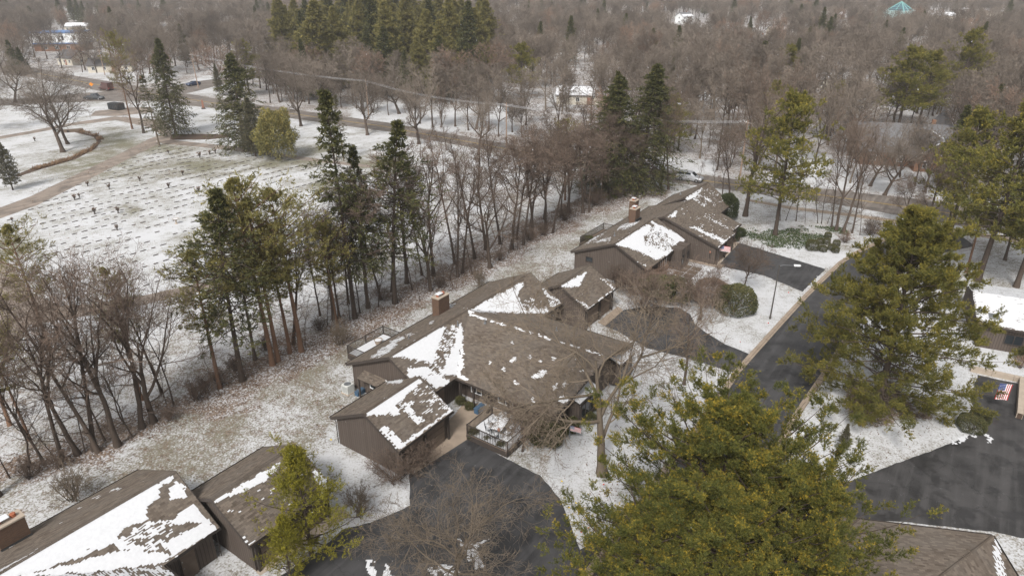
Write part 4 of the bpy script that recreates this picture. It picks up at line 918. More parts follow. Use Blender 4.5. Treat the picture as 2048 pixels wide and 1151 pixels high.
def house_right():
    loc = P(1950, 692, 0); rz = R(-24); h = thing('neighbour_house', 'low brown house with snow covered roof behind the large pine', 'house', loc, rz)
    roof_plane(h, [(-.5, -.5, 2.7), (13, -.5, 2.7), (13, 5.2, 3.9), (-.5, 5.2, 3.9)], loc, rz, 41); roof_plane(h, [(13, 10.9, 2.7), (-.5, 10.9, 2.7), (-.5, 5.2, 3.9), (13, 5.2, 3.9)], loc, rz, 42)
    wallm(h, [[(0, 0, 0), (12.5, 0, 0), (12.5, 0, 2.65), (0, 0, 2.65)], [(0, 10.4, 0), (0, 0, 0), (0, 0, 2.65), (0, 5.2, 3.75), (0, 10.4, 2.65)], [(12.5, 0, 0), (12.5, 10.4, 0), (12.5, 10.4, 2.65), (12.5, 5.2, 3.75), (12.5, 0, 2.65)], [(0, 10.4, 0), (12.5, 10.4, 0), (12.5, 10.4, 2.65), (0, 10.4, 2.65)]])
    gutter(h, (-.5, -.5, 2.7), (13, -.5, 2.7), (0, -1)); rakeboard(h, (-.5, -.5, 2.7), (-.5, 5.2, 3.9), (-1, 0)); rakeboard(h, (-.5, 5.2, 3.9), (-.5, 10.9, 2.7), (-1, 0))
    m = MB(); m.box2((.6, .7, 2.9), (1.5, 1.6, 3.25)); m.build('skylight', M['metal'], h); window(h, (3, 0, 1.4), 1.6, 1.1, '-y', 1, M['trim']); return h
house_right()
def house_corner():
    a = P(1985, 1070, 2.6); b = P(1780, 1045, 2.6); rz = math.atan2(a[1] - b[1], a[0] - b[0]); loc = a
    h = thing('corner_house', 'brown hip roofed house beside the dusted asphalt court', 'house', loc, rz)
    L, D = 19., 17.; zr = 4.3
    c0 = (0, 0, 2.6); c1 = (-L, 0, 2.6); c2 = (-L, -D, 2.6); c3 = (0, -D, 2.6); r0 = (-D / 2, -D / 2, zr); r1 = (-L + .1, -D / 2, zr)
    for po in ([c0, c1, r1, r0], [c3, c0, r0], [c2, c3, r0, r1]): roof_plane(h, po, loc, rz, 51)
    ridgecap(h, c0, r0); ridgecap(h, c3, r0); ridgecap(h, r0, r1)
    for s, e, o in ((c1, c0, (0, 1)), (c0, c3, (1, 0))): gutter(h, s, e, o)
    wallm(h, [[(-.5, -.5, 0), (-L + .4, -.5, 0), (-L + .4, -.5, 2.5), (-.5, -.5, 2.5)], [(-.5, -.5, 0), (-.5, -D + .5, 0), (-.5, -D + .5, 2.5), (-.5, -.5, 2.5)], [(-.5, -D + .5, 0), (-L + .4, -D + .5, 0), (-L + .4, -D + .5, 2.5), (-.5, -D + .5, 2.5)], [(-L + .4, -.5, 0), (-L + .4, -D + .5, 0), (-L + .4, -D + .5, 2.5), (-L + .4, -D / 2, 5.2), (-L + .4, -.5, 2.5)]])
    window(h, (-4, -.5, 1.4), 1.8, 1.2, '+y', 1); return h
house_corner()
# ------------------------------------------------------------ decks, furniture, small yard things
def LB(x, y, u0=45.9, v0=-33.0):   # middle house local -> world
    return W(u0 + x, v0 - y)
def railing(root, pts, z, h=.95, sp=.16, mat=None, bal=True):
    mat = mat or M['trim']; bm = None
    for i in range(len(pts) - 1):
        a = Vector((*pts[i], 0)); b = Vector((*pts[i + 1], 0)); d = b - a; L = d.length; n = int(L / sp)
        m = MB(); m.bar((a.x, a.y, z + h), (b.x, b.y, z + h), .045, 4); m.build('rail', mat, root)
        m = MB(); m.bar((a.x, a.y, z + .1), (b.x, b.y, z + .1), .03, 4); m.build('rail', mat, root)
        m = MB(); m.box2((-.045, -.045, 0), (.045, .045, h + .08)); p0 = m.build('rail_post', mat, root); p0.location = (a.x, a.y, z)
        for k in range(1, n):
            q = a + d * (k / n)
            if bm is None:
                m = MB(); m.box2((-.017, -.017, .1), (.017, .017, h - .02)); o = m.build('baluster', mat, root); bm = o.data; o.location = (q.x, q.y, z)
            else: o = link('baluster', bm, root, (q.x, q.y, z))
    a = pts[-1]; m = MB(); m.box2((-.045, -.045, 0), (.045, .045, h + .08)); p0 = m.build('rail_post', mat, root); p0.location = (a[0], a[1], z)
def deck(name, label, org, x0, x1, y0, y1, z, rail, snowy=True, mat=None):
    h = thing(name, label, 'deck', W(*org), AX); m = MB(); m.box2((x0, y0, .05), (x1, y1, z)); m.build('platform', mat or M['trim'], h)
    n = int((y1 - y0) / .14); pm = None
    for k in range(n):
        if pm is None: m = MB(); m.box2((x0 + .01, 0, 0), (x1 - .01, .13, .03)); o = m.build('deck_board', M['wood'], h); pm = o.data; o.location = (0, y0 + k * .14, z + .002)
        else: link('deck_board', pm, h, (0, y0 + k * .14, z + .002))
    if snowy:
        m = MB(); rr = random.Random(4); pts = []
        for t in range(24):
            a = t / 24 * 6.283; r = .93 + .05 * rr.random(); cx, sy = math.cos(a), math.sin(a); k = 1 / max(abs(cx), abs(sy)); pts.append(((x0 + x1) / 2 + cx * k * r * (x1 - x0) / 2, (y0 + y1) / 2 + sy * k * r * (y1 - y0) / 2))
        m.prism(pts, z + .033, z + .06); m.build('snow_cover', M['snow'], h)
    railing(h, rail, z); return h
deck('front_deck', 'snowy railed deck with patio table in front of the middle house', (45.9, -33.), -10.7, -7.15, -7.9, -3.8, .55, [(-7.2, -3.85), (-10.65, -3.85), (-10.65, -7.85), (-7.2, -7.85)])
deck('rear_deck', 'dark railed deck behind the middle house facing the tree line', (45.9, -33.), -7.4, -2.4, 9.95, 13.8, .6, [(-7.35, 10.0), (-7.35, 13.75), (-4.9, 13.75), (-2.45, 13.75), (-2.45, 10.0)])
dk = deck('side_deck', 'brown boarded terrace behind the far house', (86.5, -33.), -8.5, -1.5, 7.1, 10.2, .5, [(-8.4, 7.2), (-8.4, 10.1), (-1.6, 10.1), (-1.6, 7.2)], False)
def patio_table(label, xy, z, L=1.7, Wd=1.0):
    t = thing('patio_table', label, 'table', (*xy, z), AX + .2); m = MB(); m.box2((-L / 2, -Wd / 2, .68), (L / 2, Wd / 2, .72)); o = m.build('table_top', M['black'], t)
    m = MB(); m.box2((-L / 2 + .05, -Wd / 2 + .05, .722), (L / 2 - .04, Wd / 2 - .06, .765)); m.build('snow_cover', M['snow'], o)
    for a in (-1, 1):
        for b in (-1, 1): m = MB(); m.bar((a * (L / 2 - .1), b * (Wd / 2 - .1), 0), (a * (L / 2 - .1), b * (Wd / 2 - .1), .68), .025, 6); m.build('leg', M['black'], t)
patio_table('dark patio table capped with snow on the front deck', LB(-8.9, -5.9), .615)
def patio_chair():
    t = thing('patio_chair', 'dark metal patio chair around the snowy table on the front deck', 'chair', (0, 0, 0), 0, 'patio chairs on the front deck')
    m = MB(); m.box2((-.24, -.24, .40), (.24, .24, .44)); s = m.build('seat', M['black'], t); m = MB(); m.box2((-.22, -.2, .442), (.22, .22, .465)); m.build('snow_cover', M['snow'], s)
    m = MB(); m.bar((-.24, -.24, .44), (-.26, -.34, .95), .018); m.bar((.24, -.24, .44), (.26, -.34, .95), .018); m.bar((-.26, -.34, .95), (.26, -.34, .95), .018)
    for k in range(4): x = -.16 + k * .107; m.bar((x, -.25, .46), (x * 1.06, -.335, .94), .009)
    m.build('backrest', M['black'], t)
    for a in (-1, 1):
        m = MB(); m.bar((a * .25, -.27, .62), (a * .25, .2, .62), .017); m.bar((a * .25, .2, .62), (a * .25, .22, .44), .015); m.build('arm', M['black'], t)
        for b in (-1, 1): m = MB(); m.bar((a * .22, b * .22, 0), (a * .22, b * .22, .41), .016); m.build('leg', M['black'], t)
    return t
ch0 = patio_chair(); c0 = LB(-8.9, -5.9)
for i, (dx, dy) in enumerate(((1.15, 0), (-1.15, 0), (.42, .85), (-.42, .85), (.42, -.85), (-.42, -.85))):
    o = ch0 if i == 0 else copy_tree(ch0); a = AX + .2; x = c0[0] + dx * math.cos(a) - dy * math.sin(a); y = c0[1] + dx * math.sin(a) + dy * math.cos(a)
    o.location = (x, y, .615); o.rotation_euler = (0, 0, math.atan2(c0[1] - y, c0[0] - x) - math.pi / 2 + random.uniform(-.2, .2))
def lamp(label, xy, h, z=0.):
    t = thing('garden_lamp', label, 'lamp post', (*xy, z)); m = MB(); m.lathe((0, 0, 0), [(.07, 0), (.05, .1), (.03, .14), (.028, h - .35)], 8); m.build('post', M['black'], t)
    m = MB(); m.lathe((0, 0, h - .35), [(.05, 0), (.11, .05), (.13, .22), (.03, .32)], 8); m.build('lantern', M['redwood'], t)
lamp('black garden lamp post at the rail of the front deck', P(998, 897), 2.1); lamp('black garden lamp post on the lawn beside the paved squares', P(1417, 528), 1.9)
# street lamp
def street_lamp():
    b = P(1540, 637); h = height(1540, 637, 530); t = thing('street_lamp', 'tall thin grey street lamp standing in the snowy lawn beside the drive', 'street lamp', b, R(-10))
    m = MB(); m.lathe((0, 0, 0), [(.13, 0), (.12, .3), (.085, .35), (.05, h - .1), (.05, h)], 10); m.build('pole', simple('lamp_pole', (.075, .068, .06), .7), t)
    m = MB(); m.tube([(0, 0, h - .1), (.35, 0, h + .02), (1.5, 0, h + .06)], .03, 6); m.build('arm', M['metal'], t)
    m = MB(); m.prism([(1.45, -.13), (2.05, -.11), (2.15, 0), (2.05, .11), (1.45, .13)], h + .02, h + .16); m.build('lamp_head', M['white'], t)
street_lamp()
# air conditioner
def ac(label, xy, rz=AX, s=.8):
    t = thing('air_conditioner', label, 'air conditioner', xy, rz); m = MB(); m.box2((-s / 2, -s / 2, .08), (s / 2, s / 2, .92)); b = m.build('casing', simple('ac_casing', (.55, .56, .53), .5, .1), t)
    m = MB(); m.lathe((0, 0, .92), [(.33, 0), (.33, .03), (.29, .03), (.28, .012)], 16); m.build('fan_guard', M['metal'], t); m = MB(); m.box2((-s / 2 - .08, -s / 2 - .08, 0), (s / 2 + .08, s / 2 + .08, .08)); m.build('pad', M['concrete'], t)
    for k in range(6): m = MB(); m.box2((-s / 2 - .012, -s / 2 + .06, .18 + k * .11), (-s / 2 - .001, s / 2 - .06, .22 + k * .11)); m.build('louvre', M['metal'], b)
ac('pale grey air conditioner unit beside the middle house gable', P(697, 784))
def bin_(label, xy, L, Wd, h, rz=AX):
    t = thing('storage_box', label, 'storage box', xy, rz); m = MB(); m.prism([(-L / 2 + .04, -Wd / 2 + .04), (L / 2 - .04, -Wd / 2 + .04), (L / 2 - .04, Wd / 2 - .04), (-L / 2 + .04, Wd / 2 - .04)], 0, h * .82); m.build('body', M['blue'], t)
    m = MB(); m.prism([(-L / 2, -Wd / 2), (L / 2, -Wd / 2), (L / 2, Wd / 2), (-L / 2, Wd / 2)], h * .82, h * .9); m.prism([(-L / 2 + .1, -Wd / 2 + .1), (L / 2 - .1, -Wd / 2 + .1), (L / 2 - .1, Wd / 2 - .1), (-L / 2 + .1, Wd / 2 - .1)], h * .9, h); m.build('lid', M['bluecover'], t)
bin_('blue plastic storage box next to the air conditioner', P(722, 786), 1.2, .5, .45); bin_('blue plastic storage box by the front deck entrance', P(959, 822), 1.1, .5, .6)
# firewood stacked in the entry
t = thing('firewood_stack', 'split firewood stacked in the dark entry of the middle house', 'firewood', LB(-9.6, .15), AX); lm = None
for r_ in range(6):
    for k in range(9 - (r_ % 2)):
        if lm is None: m = MB(); m.bar((0, -.22, 0), (0, .22, 0), .085, 7); o = m.build('log', M['redwood'], t); lm = o.data
        else: o = link('log', lm, t)
        o.location = (k * .17 + (r_ % 2) * .085 - .6, random.uniform(-.04, .04), .1 + r_ * .15); o.rotation_euler = (0, random.random() * 3, random.uniform(-.06, .06))
# garden pots, planter box
def pot(label, xy, r, h, mat, z=0.):
    t = thing('planter', label, 'planter', (*xy, z)); m = MB(); m.lathe((0, 0, 0), [(r * .7, 0), (r, h), (r * 1.08, h), (r * .9, h - .05)], 12); m.build('pot', mat, t); m = MB(); m.lathe((0, 0, h - .06), [(r * .9, 0), (r * .7, .05)], 10); m.build('snow_cover', M['snow'], t)
pot('round stone bowl planter on the dark rear deck', LB(-4.3, 12.6), .42, .55, M['concrete_dark'], .635)
# paving squares in the far lawn
t = thing('paving_squares', 'two rows of dark paving squares in the snowy lawn of the far house', 'paving', P(1370, 546), AX); pm = None
for a in range(2):
    for b in range(4):
        if pm is None: m = MB(); m.prism([(-.55, -.6), (.55, -.6), (.55, .6), (-.55, .6)], .004, .045); o = m.build('paving_slab', simple('mulch_brown_slab', (.12, .09, .065), .95, .45, 4.), t); pm = o.data
        else: o = link('paving_slab', pm, t)
        o.location = (b * 1.32 - 1.9, a * 1.35 - .7, 0); o.rotation_euler = (0, 0, random.uniform(-.03, .03))
# flags
def flag(name, label, pole_px, ptz, wd, ht, rz, hang=True, polelen=1.7, wall=False):
    x, y = P(*pole_px, ptz); t = thing(name, label, 'flag', (x, y, ptz), rz); m = MB()
    if hang: m.bar((0, 0, .02), (wd + .1, 0, .02), .018, 6)
    else: m.bar((0, 0, -ptz), (0, 0, .15), .03, 8)
    m.build('pole', M['metal'], t); nx_, nz_ = 13, 12
    def q(i, j): a = i / nx_; b = j / nz_; return (a * wd if hang else a * wd + .03, .02 * math.sin(a * 7 + b * 3) * (.3 + b), -b * ht + (0 if hang else .1) - .08 * a * (0 if hang else 1))
    nst = nx_ if hang else nz_ + 1
    cells = {}
    for i in range(nx_):
        for j in range(nz_):
            canton = (j < 5 and i < 7) if hang else (i < 5 and j < 7)      # hung vertically: stripes run down
            cells.setdefault('c' if canton else (i if hang else j), []).append((i, j))
    for key, cl in cells.items():
        mb = MB()
        for i, j in cl: mb.poly([q(i, j), q(i + 1, j), q(i + 1, j + 1), q(i, j + 1)])
        mb.build('blue_canton' if key == 'c' else ('red_stripe' if key % 2 == 0 else 'white_stripe'), M['navy'] if key == 'c' else (M['red'] if key % 2 == 0 else M['white']), t)
    st = MB()
    for i in range(5):
        for j in range(4):
            if hang: cx, cz = (i + .9) * wd / 13 * 1.25, -(j + .7) * ht / 12 * 1.15
            else: cx, cz = (i + .6) * wd / 13 * .95 + .03, -(j + .8) * ht / 12 * 1.55 + .1
            for yo in (-.035, .035):
                st.poly([(cx + .035 * (1 if k % 2 == 0 else .42) * math.sin(k * math.pi / 5), yo * .9, cz + .035 * (1 if k % 2 == 0 else .42) * math.cos(k * math.pi / 5)) for k in range(10)])
    tag(st.build('stars', M['white'], t), kind='stuff')
flag('flag', 'large flag of red and white stripes hanging over the dusted court', (2000, 766), 2.7, 1.0, 1.6, R(-12))
t_ = P(2012, 764, 2.6)
flag('flag', 'striped flag on a pole beside the far house garage', (1440, 492), 2.3, 1.3, .75, R(-15), False)
flag('flag', 'small red striped flag among shrubs at the middle house corner', (1140, 852), 1.3, .9, .5, R(-20), False)
# retaining edging beside the court
def edging(name, label, a, b, wd, h):
    a = P(*a); b = P(*b); rz = math.atan2(b[1] - a[1], b[0] - a[0]); L = math.dist(a, b); t = thing(name, label, 'wall', a, rz); n = max(2, int(L / 1.5))
    m = MB(); m.box2((0, -.02, 0), (L, wd - .05, h - .03)); m.build('footing', M['litter'], t)
    for k in range(n): m = MB(); m.box2((L * k / n + .012, -.05, .0), (L * (k + 1) / n - .012, wd, h)); m.build('block', M['concrete'], t)
edging('retaining_wall', 'low concrete block wall edging the court under the low snowy house', (1940, 742), (2070, 771), .35, .5); edging('retaining_wall', 'low concrete block wall beside the hanging flag', (2042, 838), (2047, 764), .4, .55)
# marker flags and stakes (utility marks in the snow)
def marks(pts, mat, label, group):
    me_ = None
    for (x, y) in pts:
        q = P(x, y)
        t = thing('marker_flag', label, 'marker flag', q, random.random() * 6, group)
        m = MB(); m.bar((0, 0, 0), (0, 0, .45), .006, 4); m.build('wire', M['metal'], t); m = MB(); m.poly([(0, .004, .32), (.14, .02, .33), (.14, .02, .44), (0, .004, .45)]); m.build('pennant', mat, t)
marks([(1150, 1035), (1185, 1040), (1224, 1028), (1208, 975), (1480, 690), (1537, 652), (1520, 640), (1575, 590), (1400, 705), (1440, 715), (1178, 1062), (1160, 1070)], M['pinkflag'], 'small orange-red wire marker flag stuck in the snow', 'orange-red marker flags in the lawns')
marks([(1125, 970), (1150, 1012), (665, 886), (1140, 1022)], M['yellow'], 'small yellow wire marker flag stuck beside the driveway', 'yellow marker flags by the driveway')
# ------------------------------------------------------------ vehicles
def loft(st):
    mb = MB(); rings = []
    for (x, zb, zm, zt, wb, wm, wt) in st: rings.append([(x, -wb, zb), (x, -wm, zm), (x, -wt, zt), (x, wt, zt), (x, wm, zm), (x, wb, zb)])
    for i in range(len(rings) - 1):
        for k in range(6): l = (k + 1) % 6; mb.poly([rings[i][k], rings[i][l], rings[i + 1][l], rings[i + 1][k]])
    mb.poly(rings[0][::-1]); mb.poly(rings[-1]); return mb
def vehicle(name, label, cat, xy, rz, paint, kind):
    t = thing(name, label, cat, xy, rz); L = {'suv': 4.7, 'sedan': 4.6, 'pickup': 5.6, 'truck': 6.2}[kind]; w = .93; hl = L / 2
    low = loft([(-hl, .42, .7, .9, .78, .86, .8), (-hl + .15, .28, .7, .98, .86, w, .84), (-hl * .4, .26, .7, 1.0, .88, w, .86), (hl * .3, .26, .7, 1.0, .88, w, .86), (hl - .9, .26, .68, .95, .88, w, .84), (hl - .15, .28, .62, .84, .84, .9, .74), (hl, .38, .58, .74, .7, .78, .62)])
    b = low.build('body', paint, t, smooth=False)
    if kind == 'suv': cab = [(-hl + .08, .9, 1.0, 1.02, .82, .84, .8), (-hl + .35, .9, 1.2, 1.62, .84, .8, .66), (-hl * .35, .9, 1.25, 1.72, .86, .82, .68), (.35, .9, 1.25, 1.68, .86, .82, .68), (1.25, .9, .98, 1.0, .84, .82, .76)]
    elif kind == 'sedan': cab = [(-1.75, .9, .98, 1.0, .8, .82, .76), (-1.0, .9, 1.15, 1.40, .84, .8, .62), (.1, .9, 1.15, 1.43, .86, .8, .63), (1.1, .9, .96, .98, .82, .8, .74)]
    elif kind == 'pickup': cab = [(-.45, .9, 1.2, 1.75, .86, .82, .7), (.3, .9, 1.25, 1.82, .86, .82, .7), (.85, .9, 1.2, 1.76, .86, .82, .68), (1.5, .9, 1.0, 1.02, .84, .82, .76)]
    else: cab = [(-3.0, .9, 1.6, 2.5, .95, .98, .95), (.6, .9, 1.6, 2.5, .95, .98, .95), (.62, .9, 1.4, 1.9, .86, .84, .76), (1.5, .9, 1.3, 1.8, .86, .82, .7), (2.0, .9, 1.0, 1.1, .84, .82, .76)]
    loft(cab).build('cabin', paint, t)
    g = cab[1:-1] if kind != 'truck' else cab[2:4]
    for s in (-1, 1):
        for i in range(len(g) - 1):
            a, c = g[i], g[i + 1]; m = MB(); f = lambda q, k: (q[0], s * ((q[5] + (q[6] - q[5]) * k) + .012 + .03 * (1 - k)), q[2] + (q[3] - q[2]) * k)
            x = [f(a, .12), f(c, .12), f(c, .86), f(a, .86)]; x[0] = (x[0][0] + .06, *x[0][1:]); x[3] = (x[3][0] + .06, *x[3][1:]); x[1] = (x[1][0] - .06, *x[1][1:]); x[2] = (x[2][0] - .06, *x[2][1:]); m.poly(x); m.build('side_window', M['glass'], t)
    a, c = cab[-2], cab[-1]; m = MB(); f = lambda k, s: (a[0] + (c[0] - a[0]) * k + .02, s * ((a[6] + (c[6] - a[6]) * k) - .06), a[3] + (c[3] - a[3]) * k + .02); m.poly([f(.12, -1), f(.85, -1), f(.85, 1), f(.12, 1)]); m.build('windscreen', M['glass'], t)
    a, c = cab[0], cab[1]
    if kind != 'truck': m = MB(); f = lambda k, s: (a[0] + (c[0] - a[0]) * k - .02, s * ((a[6] + (c[6] - a[6]) * k) - .08), a[3] + (c[3] - a[3]) * k + .01); m.poly([f(.2, 1), f(.2, -1), f(.85, -1), f(.85, 1)] if kind != 'pickup' else [(-.47, -.6, 1.3), (-.47, .6, 1.3), (-.47, .55, 1.68), (-.47, -.55, 1.68)]); m.build('rear_window', M['glass'], t)
    if kind == 'pickup': m = MB(); m.box2((-hl + .15, -.7, .99), (-.55, .7, 1.02)); m.build('load_bed', M['black'], t)
    for sx in (-hl * .6, hl * .62):
        for s in (-1, 1):
            m = MB(); m.bar((sx, s * .76, .34), (sx, s * .95, .34), .34, 16); wh = m.build('tyre', M['tyre'], t); m = MB(); m.bar((sx, s * .94, .34), (sx, s * .965, .34), .20, 10); m.build('rim', M['rim'], wh)
    for s in (-1, 1):
        m = MB(); m.box2((hl - .12, s * .5, .6), (hl + .005, s * .76, .73)); m.build('headlight', M['white'], t); m = MB(); m.box2((-hl - .01, s * .58, .72), (-hl + .08, s * .8, .92)); m.build('tail_light', M['red'], t)
    m = MB(); m.box2((hl - .05, -.7, .36), (hl + .03, .7, .5)); m.build('bumper', M['black'], t); m = MB(); m.box2((-hl - .03, -.75, .4), (-hl + .05, .75, .55)); m.build('bumper', M['black'], t)
    return t
def rdir(p, q): a = P(*p); b = P(*q); return math.atan2(b[1] - a[1], b[0] - a[0])
vehicle('parked_car', 'silver sport utility car driving on the main road behind the far house', 'car', P(1379, 361), rdir((1300, 346), (1464, 369)), M['silver'], 'suv')
vehicle('parked_car', 'dark blue car on the side road by the leaning utility pole', 'car', P(387, 171), rdir((440, 162), (376, 171)), M['bluepaint'], 'sedan')
vehicle('pickup_truck', 'charcoal pickup truck on the side lane near the dumpster', 'pickup', P(189, 199), rdir((120, 199), (189, 199)), M['darkpaint'], 'pickup')
vehicle('box_truck', 'dark maroon box truck crossing the main road junction', 'truck', P(213, 180), rdir((260, 187), (200, 177)), M['maroon'], 'truck')
# dumpster, road signs, monument
t = thing('dumpster', 'dark open dumpster on bare earth beside the junction', 'dumpster', P(234, 219), R(-25)); m = MB(); m.prism([(-2, -1.1), (2, -1.1), (2, 1.1), (-2, 1.1)], .15, 1.75); m.build('body', M['darkpaint'], t)
for k in range(6): m = MB(); m.box2((-1.85 + k * .72, -1.2, .15), (-1.75 + k * .72, -1.1, 1.7)); m.build('rib', M['black'], t)
m = MB(); m.box2((-1.9, -1.0, 1.76), (1.9, 1.0, 1.83)); m.build('lid', M['black'], t)
def sign(label, xy, h):
    t = thing('road_sign', label, 'road sign', xy, R(20)); m = MB(); m.bar((0, 0, 0), (0, 0, h), .035, 6); m.build('post', M['metal'], t); m = MB(); s = .62
    m.poly([(0, -.05, h - s), (s, -.05, h), (0, -.05, h + s), (-s, -.05, h)]); m.poly([(0, -.01, h - s), (-s, -.01, h), (0, -.01, h + s), (s, -.01, h)]); m.build('panel', M['orange'], t)
sign('orange diamond road work sign beside the junction', P(186, 183), 2.2); sign('orange diamond road work sign behind the leafless roadside tree', P(285, 168), 2.2)
t = thing('monument', 'reddish brown upright monument on the cemetery verge', 'monument', P(407, 218), R(30)); m = MB(); m.prism([(-.5, -.4), (.5, -.4), (.5, .4), (-.5, .4)], 0, .35); m.build('plinth', M['stone'], t)
m = MB(); m.bar((0, 0, .35), (0, 0, 2.2), .42, 4, .26); m.bar((0, 0, 2.2), (0, 0, 2.7), .26, 4, .02); m.build('shaft', M['redwood'], t)
# small culvert over the ditch
t = thing('culvert', 'small stone headwall over the cemetery ditch', 'culvert', P(146, 264), R(20)); m = MB(); m.box2((-2.2, -.3, 0), (2.2, .3, .7)); m.build('headwall', M['wood'], t); m = MB(); m.lathe((0, 0, .7), [(.1, 0), (.1, .02)], 6); m.bar((-.9, -.33, .3), (-.9, -.31, .3), .28, 12); m.build('pipe_mouth', M['darkwood'], t)
# utility poles and wires
def upole(label, px, h, lean=0., rz=0.):
    t = thing('utility_pole', label, 'utility pole', P(*px), rz); m = MB(); m.bar((0, 0, 0), (lean, 0, h), .16, 8, .10); m.build('pole', M['pole'], t)
    m = MB(); m.box2((lean - .06, -1.1, h - .75), (lean + .06, 1.1, h - .62)); c = m.build('crossarm', M['pole'], t)
    for k in (-1.0, -.4, .4, 1.0): m = MB(); m.lathe((lean, k, h - .62), [(.05, 0), (.06, .06), (.03, .16)], 6); m.build('insulator', M['white'], c)
    m = MB(); m.lathe((lean + .3, 0, h - 1.9), [(.2, 0), (.22, .1), (.22, .75), (.16, .82)], 10); m.build('transformer', M['metal'], t)
    return (P(*px)[0] + lean * math.cos(rz), P(*px)[1] + lean * math.sin(rz), h - .5)
A1 = upole('tan utility pole leaning beside the blue car', (397, 176), 11., -.4); A2 = upole('tan utility pole beyond the main road opposite the cemetery', (1013, 291), height(1013, 291, 205), 0, R(20)); A3 = upole('tan utility pole at the verge before the evergreen grove', (738, 238), 10., 0, R(10)); A4 = upole('tan utility pole among bare trees beyond the far house', (1480, 352), 10.5, 0, R(15)); A5 = upole('thin utility pole behind the pickup', (210, 150), 9.)
def wire(label, a, b, sag, off=0.):
    m = MB(); pts = []
    for k in range(13): f = k / 12; pts.append((a[0] + (b[0] - a[0]) * f, a[1] + (b[1] - a[1]) * f + off, a[2] + (b[2] - a[2]) * f - sag * 4 * f * (1 - f)))
    m.tube(pts, .022, 4); tag(m.build('overhead_wire', simple('wire_grey', (.4, .4, .41), .5)), label, 'wire', 'overhead wires along the main road')
for a, b in ((A1, A3), (A3, A2), (A2, A4)):
    for o_ in (-.9, 0, .9): wire('thin overhead wire strung between utility poles beyond the road', a, b, 1.0, o_)
wire('overhead wire dropping from the leaning pole across the spruces', A1, (P(470, 175)[0], P(470, 175)[1], 8.), .6)
# ------------------------------------------------------------ cemetery: flat markers in rows
rowd = np.array([math.cos(RD), math.sin(RD)]); rown = np.array([-rowd[1], rowd[0]])
GR = PW([(18, 436), (120, 385), (316, 292), (470, 306), (600, 322), (720, 350), (740, 420), (640, 470), (500, 520), (380, 556), (200, 596), (75, 560), (20, 480)])
cgx = np.array([p[0] for p in GR]); cgy = np.array([p[1] for p in GR]); rr = random.Random(11)
a0 = min(p[0] * rowd[0] + p[1] * rowd[1] for p in GR); a1 = max(p[0] * rowd[0] + p[1] * rowd[1] for p in GR); b0 = min(p[0] * rown[0] + p[1] * rown[1] for p in GR); b1 = max(p[0] * rown[0] + p[1] * rown[1] for p in GR)
GM = []; bb = b0
while bb < b1:
    aa = a0 + rr.random() * 3; run = 0
    while aa < a1:
        if run <= 0: aa += rr.choice((1.4, 1.4, 2.8, 4.2, 8.)); run = rr.randint(3, 22)
        q = rowd * aa + rown * (bb + rr.uniform(-.05, .05))
        if pip(np.array([q[0]]), np.array([q[1]]), GR)[0]: GM.append((float(q[0]), float(q[1])))
        aa += 1.4; run -= 1
    bb += 2.9
rr.shuffle(GM); gm_mesh = []
for wd, dp in ((.66, .26), (.56, .24), (.8, .26)):
    m = MB(); m.prism([(-wd / 2, -dp / 2), (wd / 2, -dp / 2), (wd / 2, dp / 2), (-wd / 2, dp / 2)], 0, .06); m.prism([(-wd / 2 + .05, -dp / 2 + .05), (wd / 2 - .05, -dp / 2 + .05), (wd / 2 - .05, dp / 2 - .05), (-wd / 2 + .05, dp / 2 - .05)], .06, .075)
    o = m.build('grave_marker', M['stone']); gm_mesh.append(o.data); bpy.data.objects.remove(o)
GM = [g for g in GM if proj(g[0], g[1], 0)[0] > -5 and rr.random() < .8]; GM.sort(key=lambda g: g[0] ** 2 + g[1] ** 2); GMV = GM[:290]
m = MB()
for (x, y) in GM[290:]:
    wd = rr.choice((.75, .6, .95)) / 2; c_, s_ = math.cos(RD), math.sin(RD); m.prism([(x + a * wd * c_ - b * .13 * s_, y + a * wd * s_ + b * .13 * c_) for a, b in ((-1, -1), (1, -1), (1, 1), (-1, 1))], 0, .07)
tag(m.build('distant_grave_markers', M['stone']), 'more flat grave markers toward the far end of the cemetery lawn', 'grave markers', None, 'stuff')
for (x, y) in GMV:
    o = link('grave_marker', rr.choice(gm_mesh), None, (x, y, 0), RD + rr.uniform(-.03, .03)); tag(o, 'flat dark grave marker flush in the snowy cemetery lawn', 'grave marker', 'flat grave markers in rows')
def urn():
    t = thing('grave_vase', 'small dark urn of dried flowers beside a flat grave marker', 'vase', (0, 0, 0), 0, 'urns beside grave markers'); m = MB(); m.lathe((0, 0, 0), [(.14, 0), (.1, .06), (.06, .2), (.16, .42), (.2, .5)], 10); m.build('urn', M['stone'], t)
    rng = np.random.default_rng(5); v, f, tt = blades(rng, np.zeros((40, 3)) + [0, 0, .48] + rng.normal(size=(40, 3)) * .07, unit(rng.normal(size=(40, 3)) + [0, 0, 1.2]), .35, .07, 1, .5, np.full(40, .5)); link('flowers', np_mesh('flowers', v, [f], M['dryleaf'], {'tone': tt}), t); return t
u0_ = urn()
for i, px in enumerate(((25, 443), (159, 395), (237, 426), (280, 362), (219, 378), (366, 350), (398, 384), (338, 376), (337, 307), (420, 309), (431, 307), (235, 460), (176, 372), (150, 400), (70, 282), (190, 428), (400, 315))):
    o = u0_ if i == 0 else copy_tree(u0_); q = P(*px); o.location = (q[0], q[1], 0); o.rotation_euler = (0, 0, random.random() * 6); s = random.uniform(.9, 1.5); o.scale = (s, s, s)
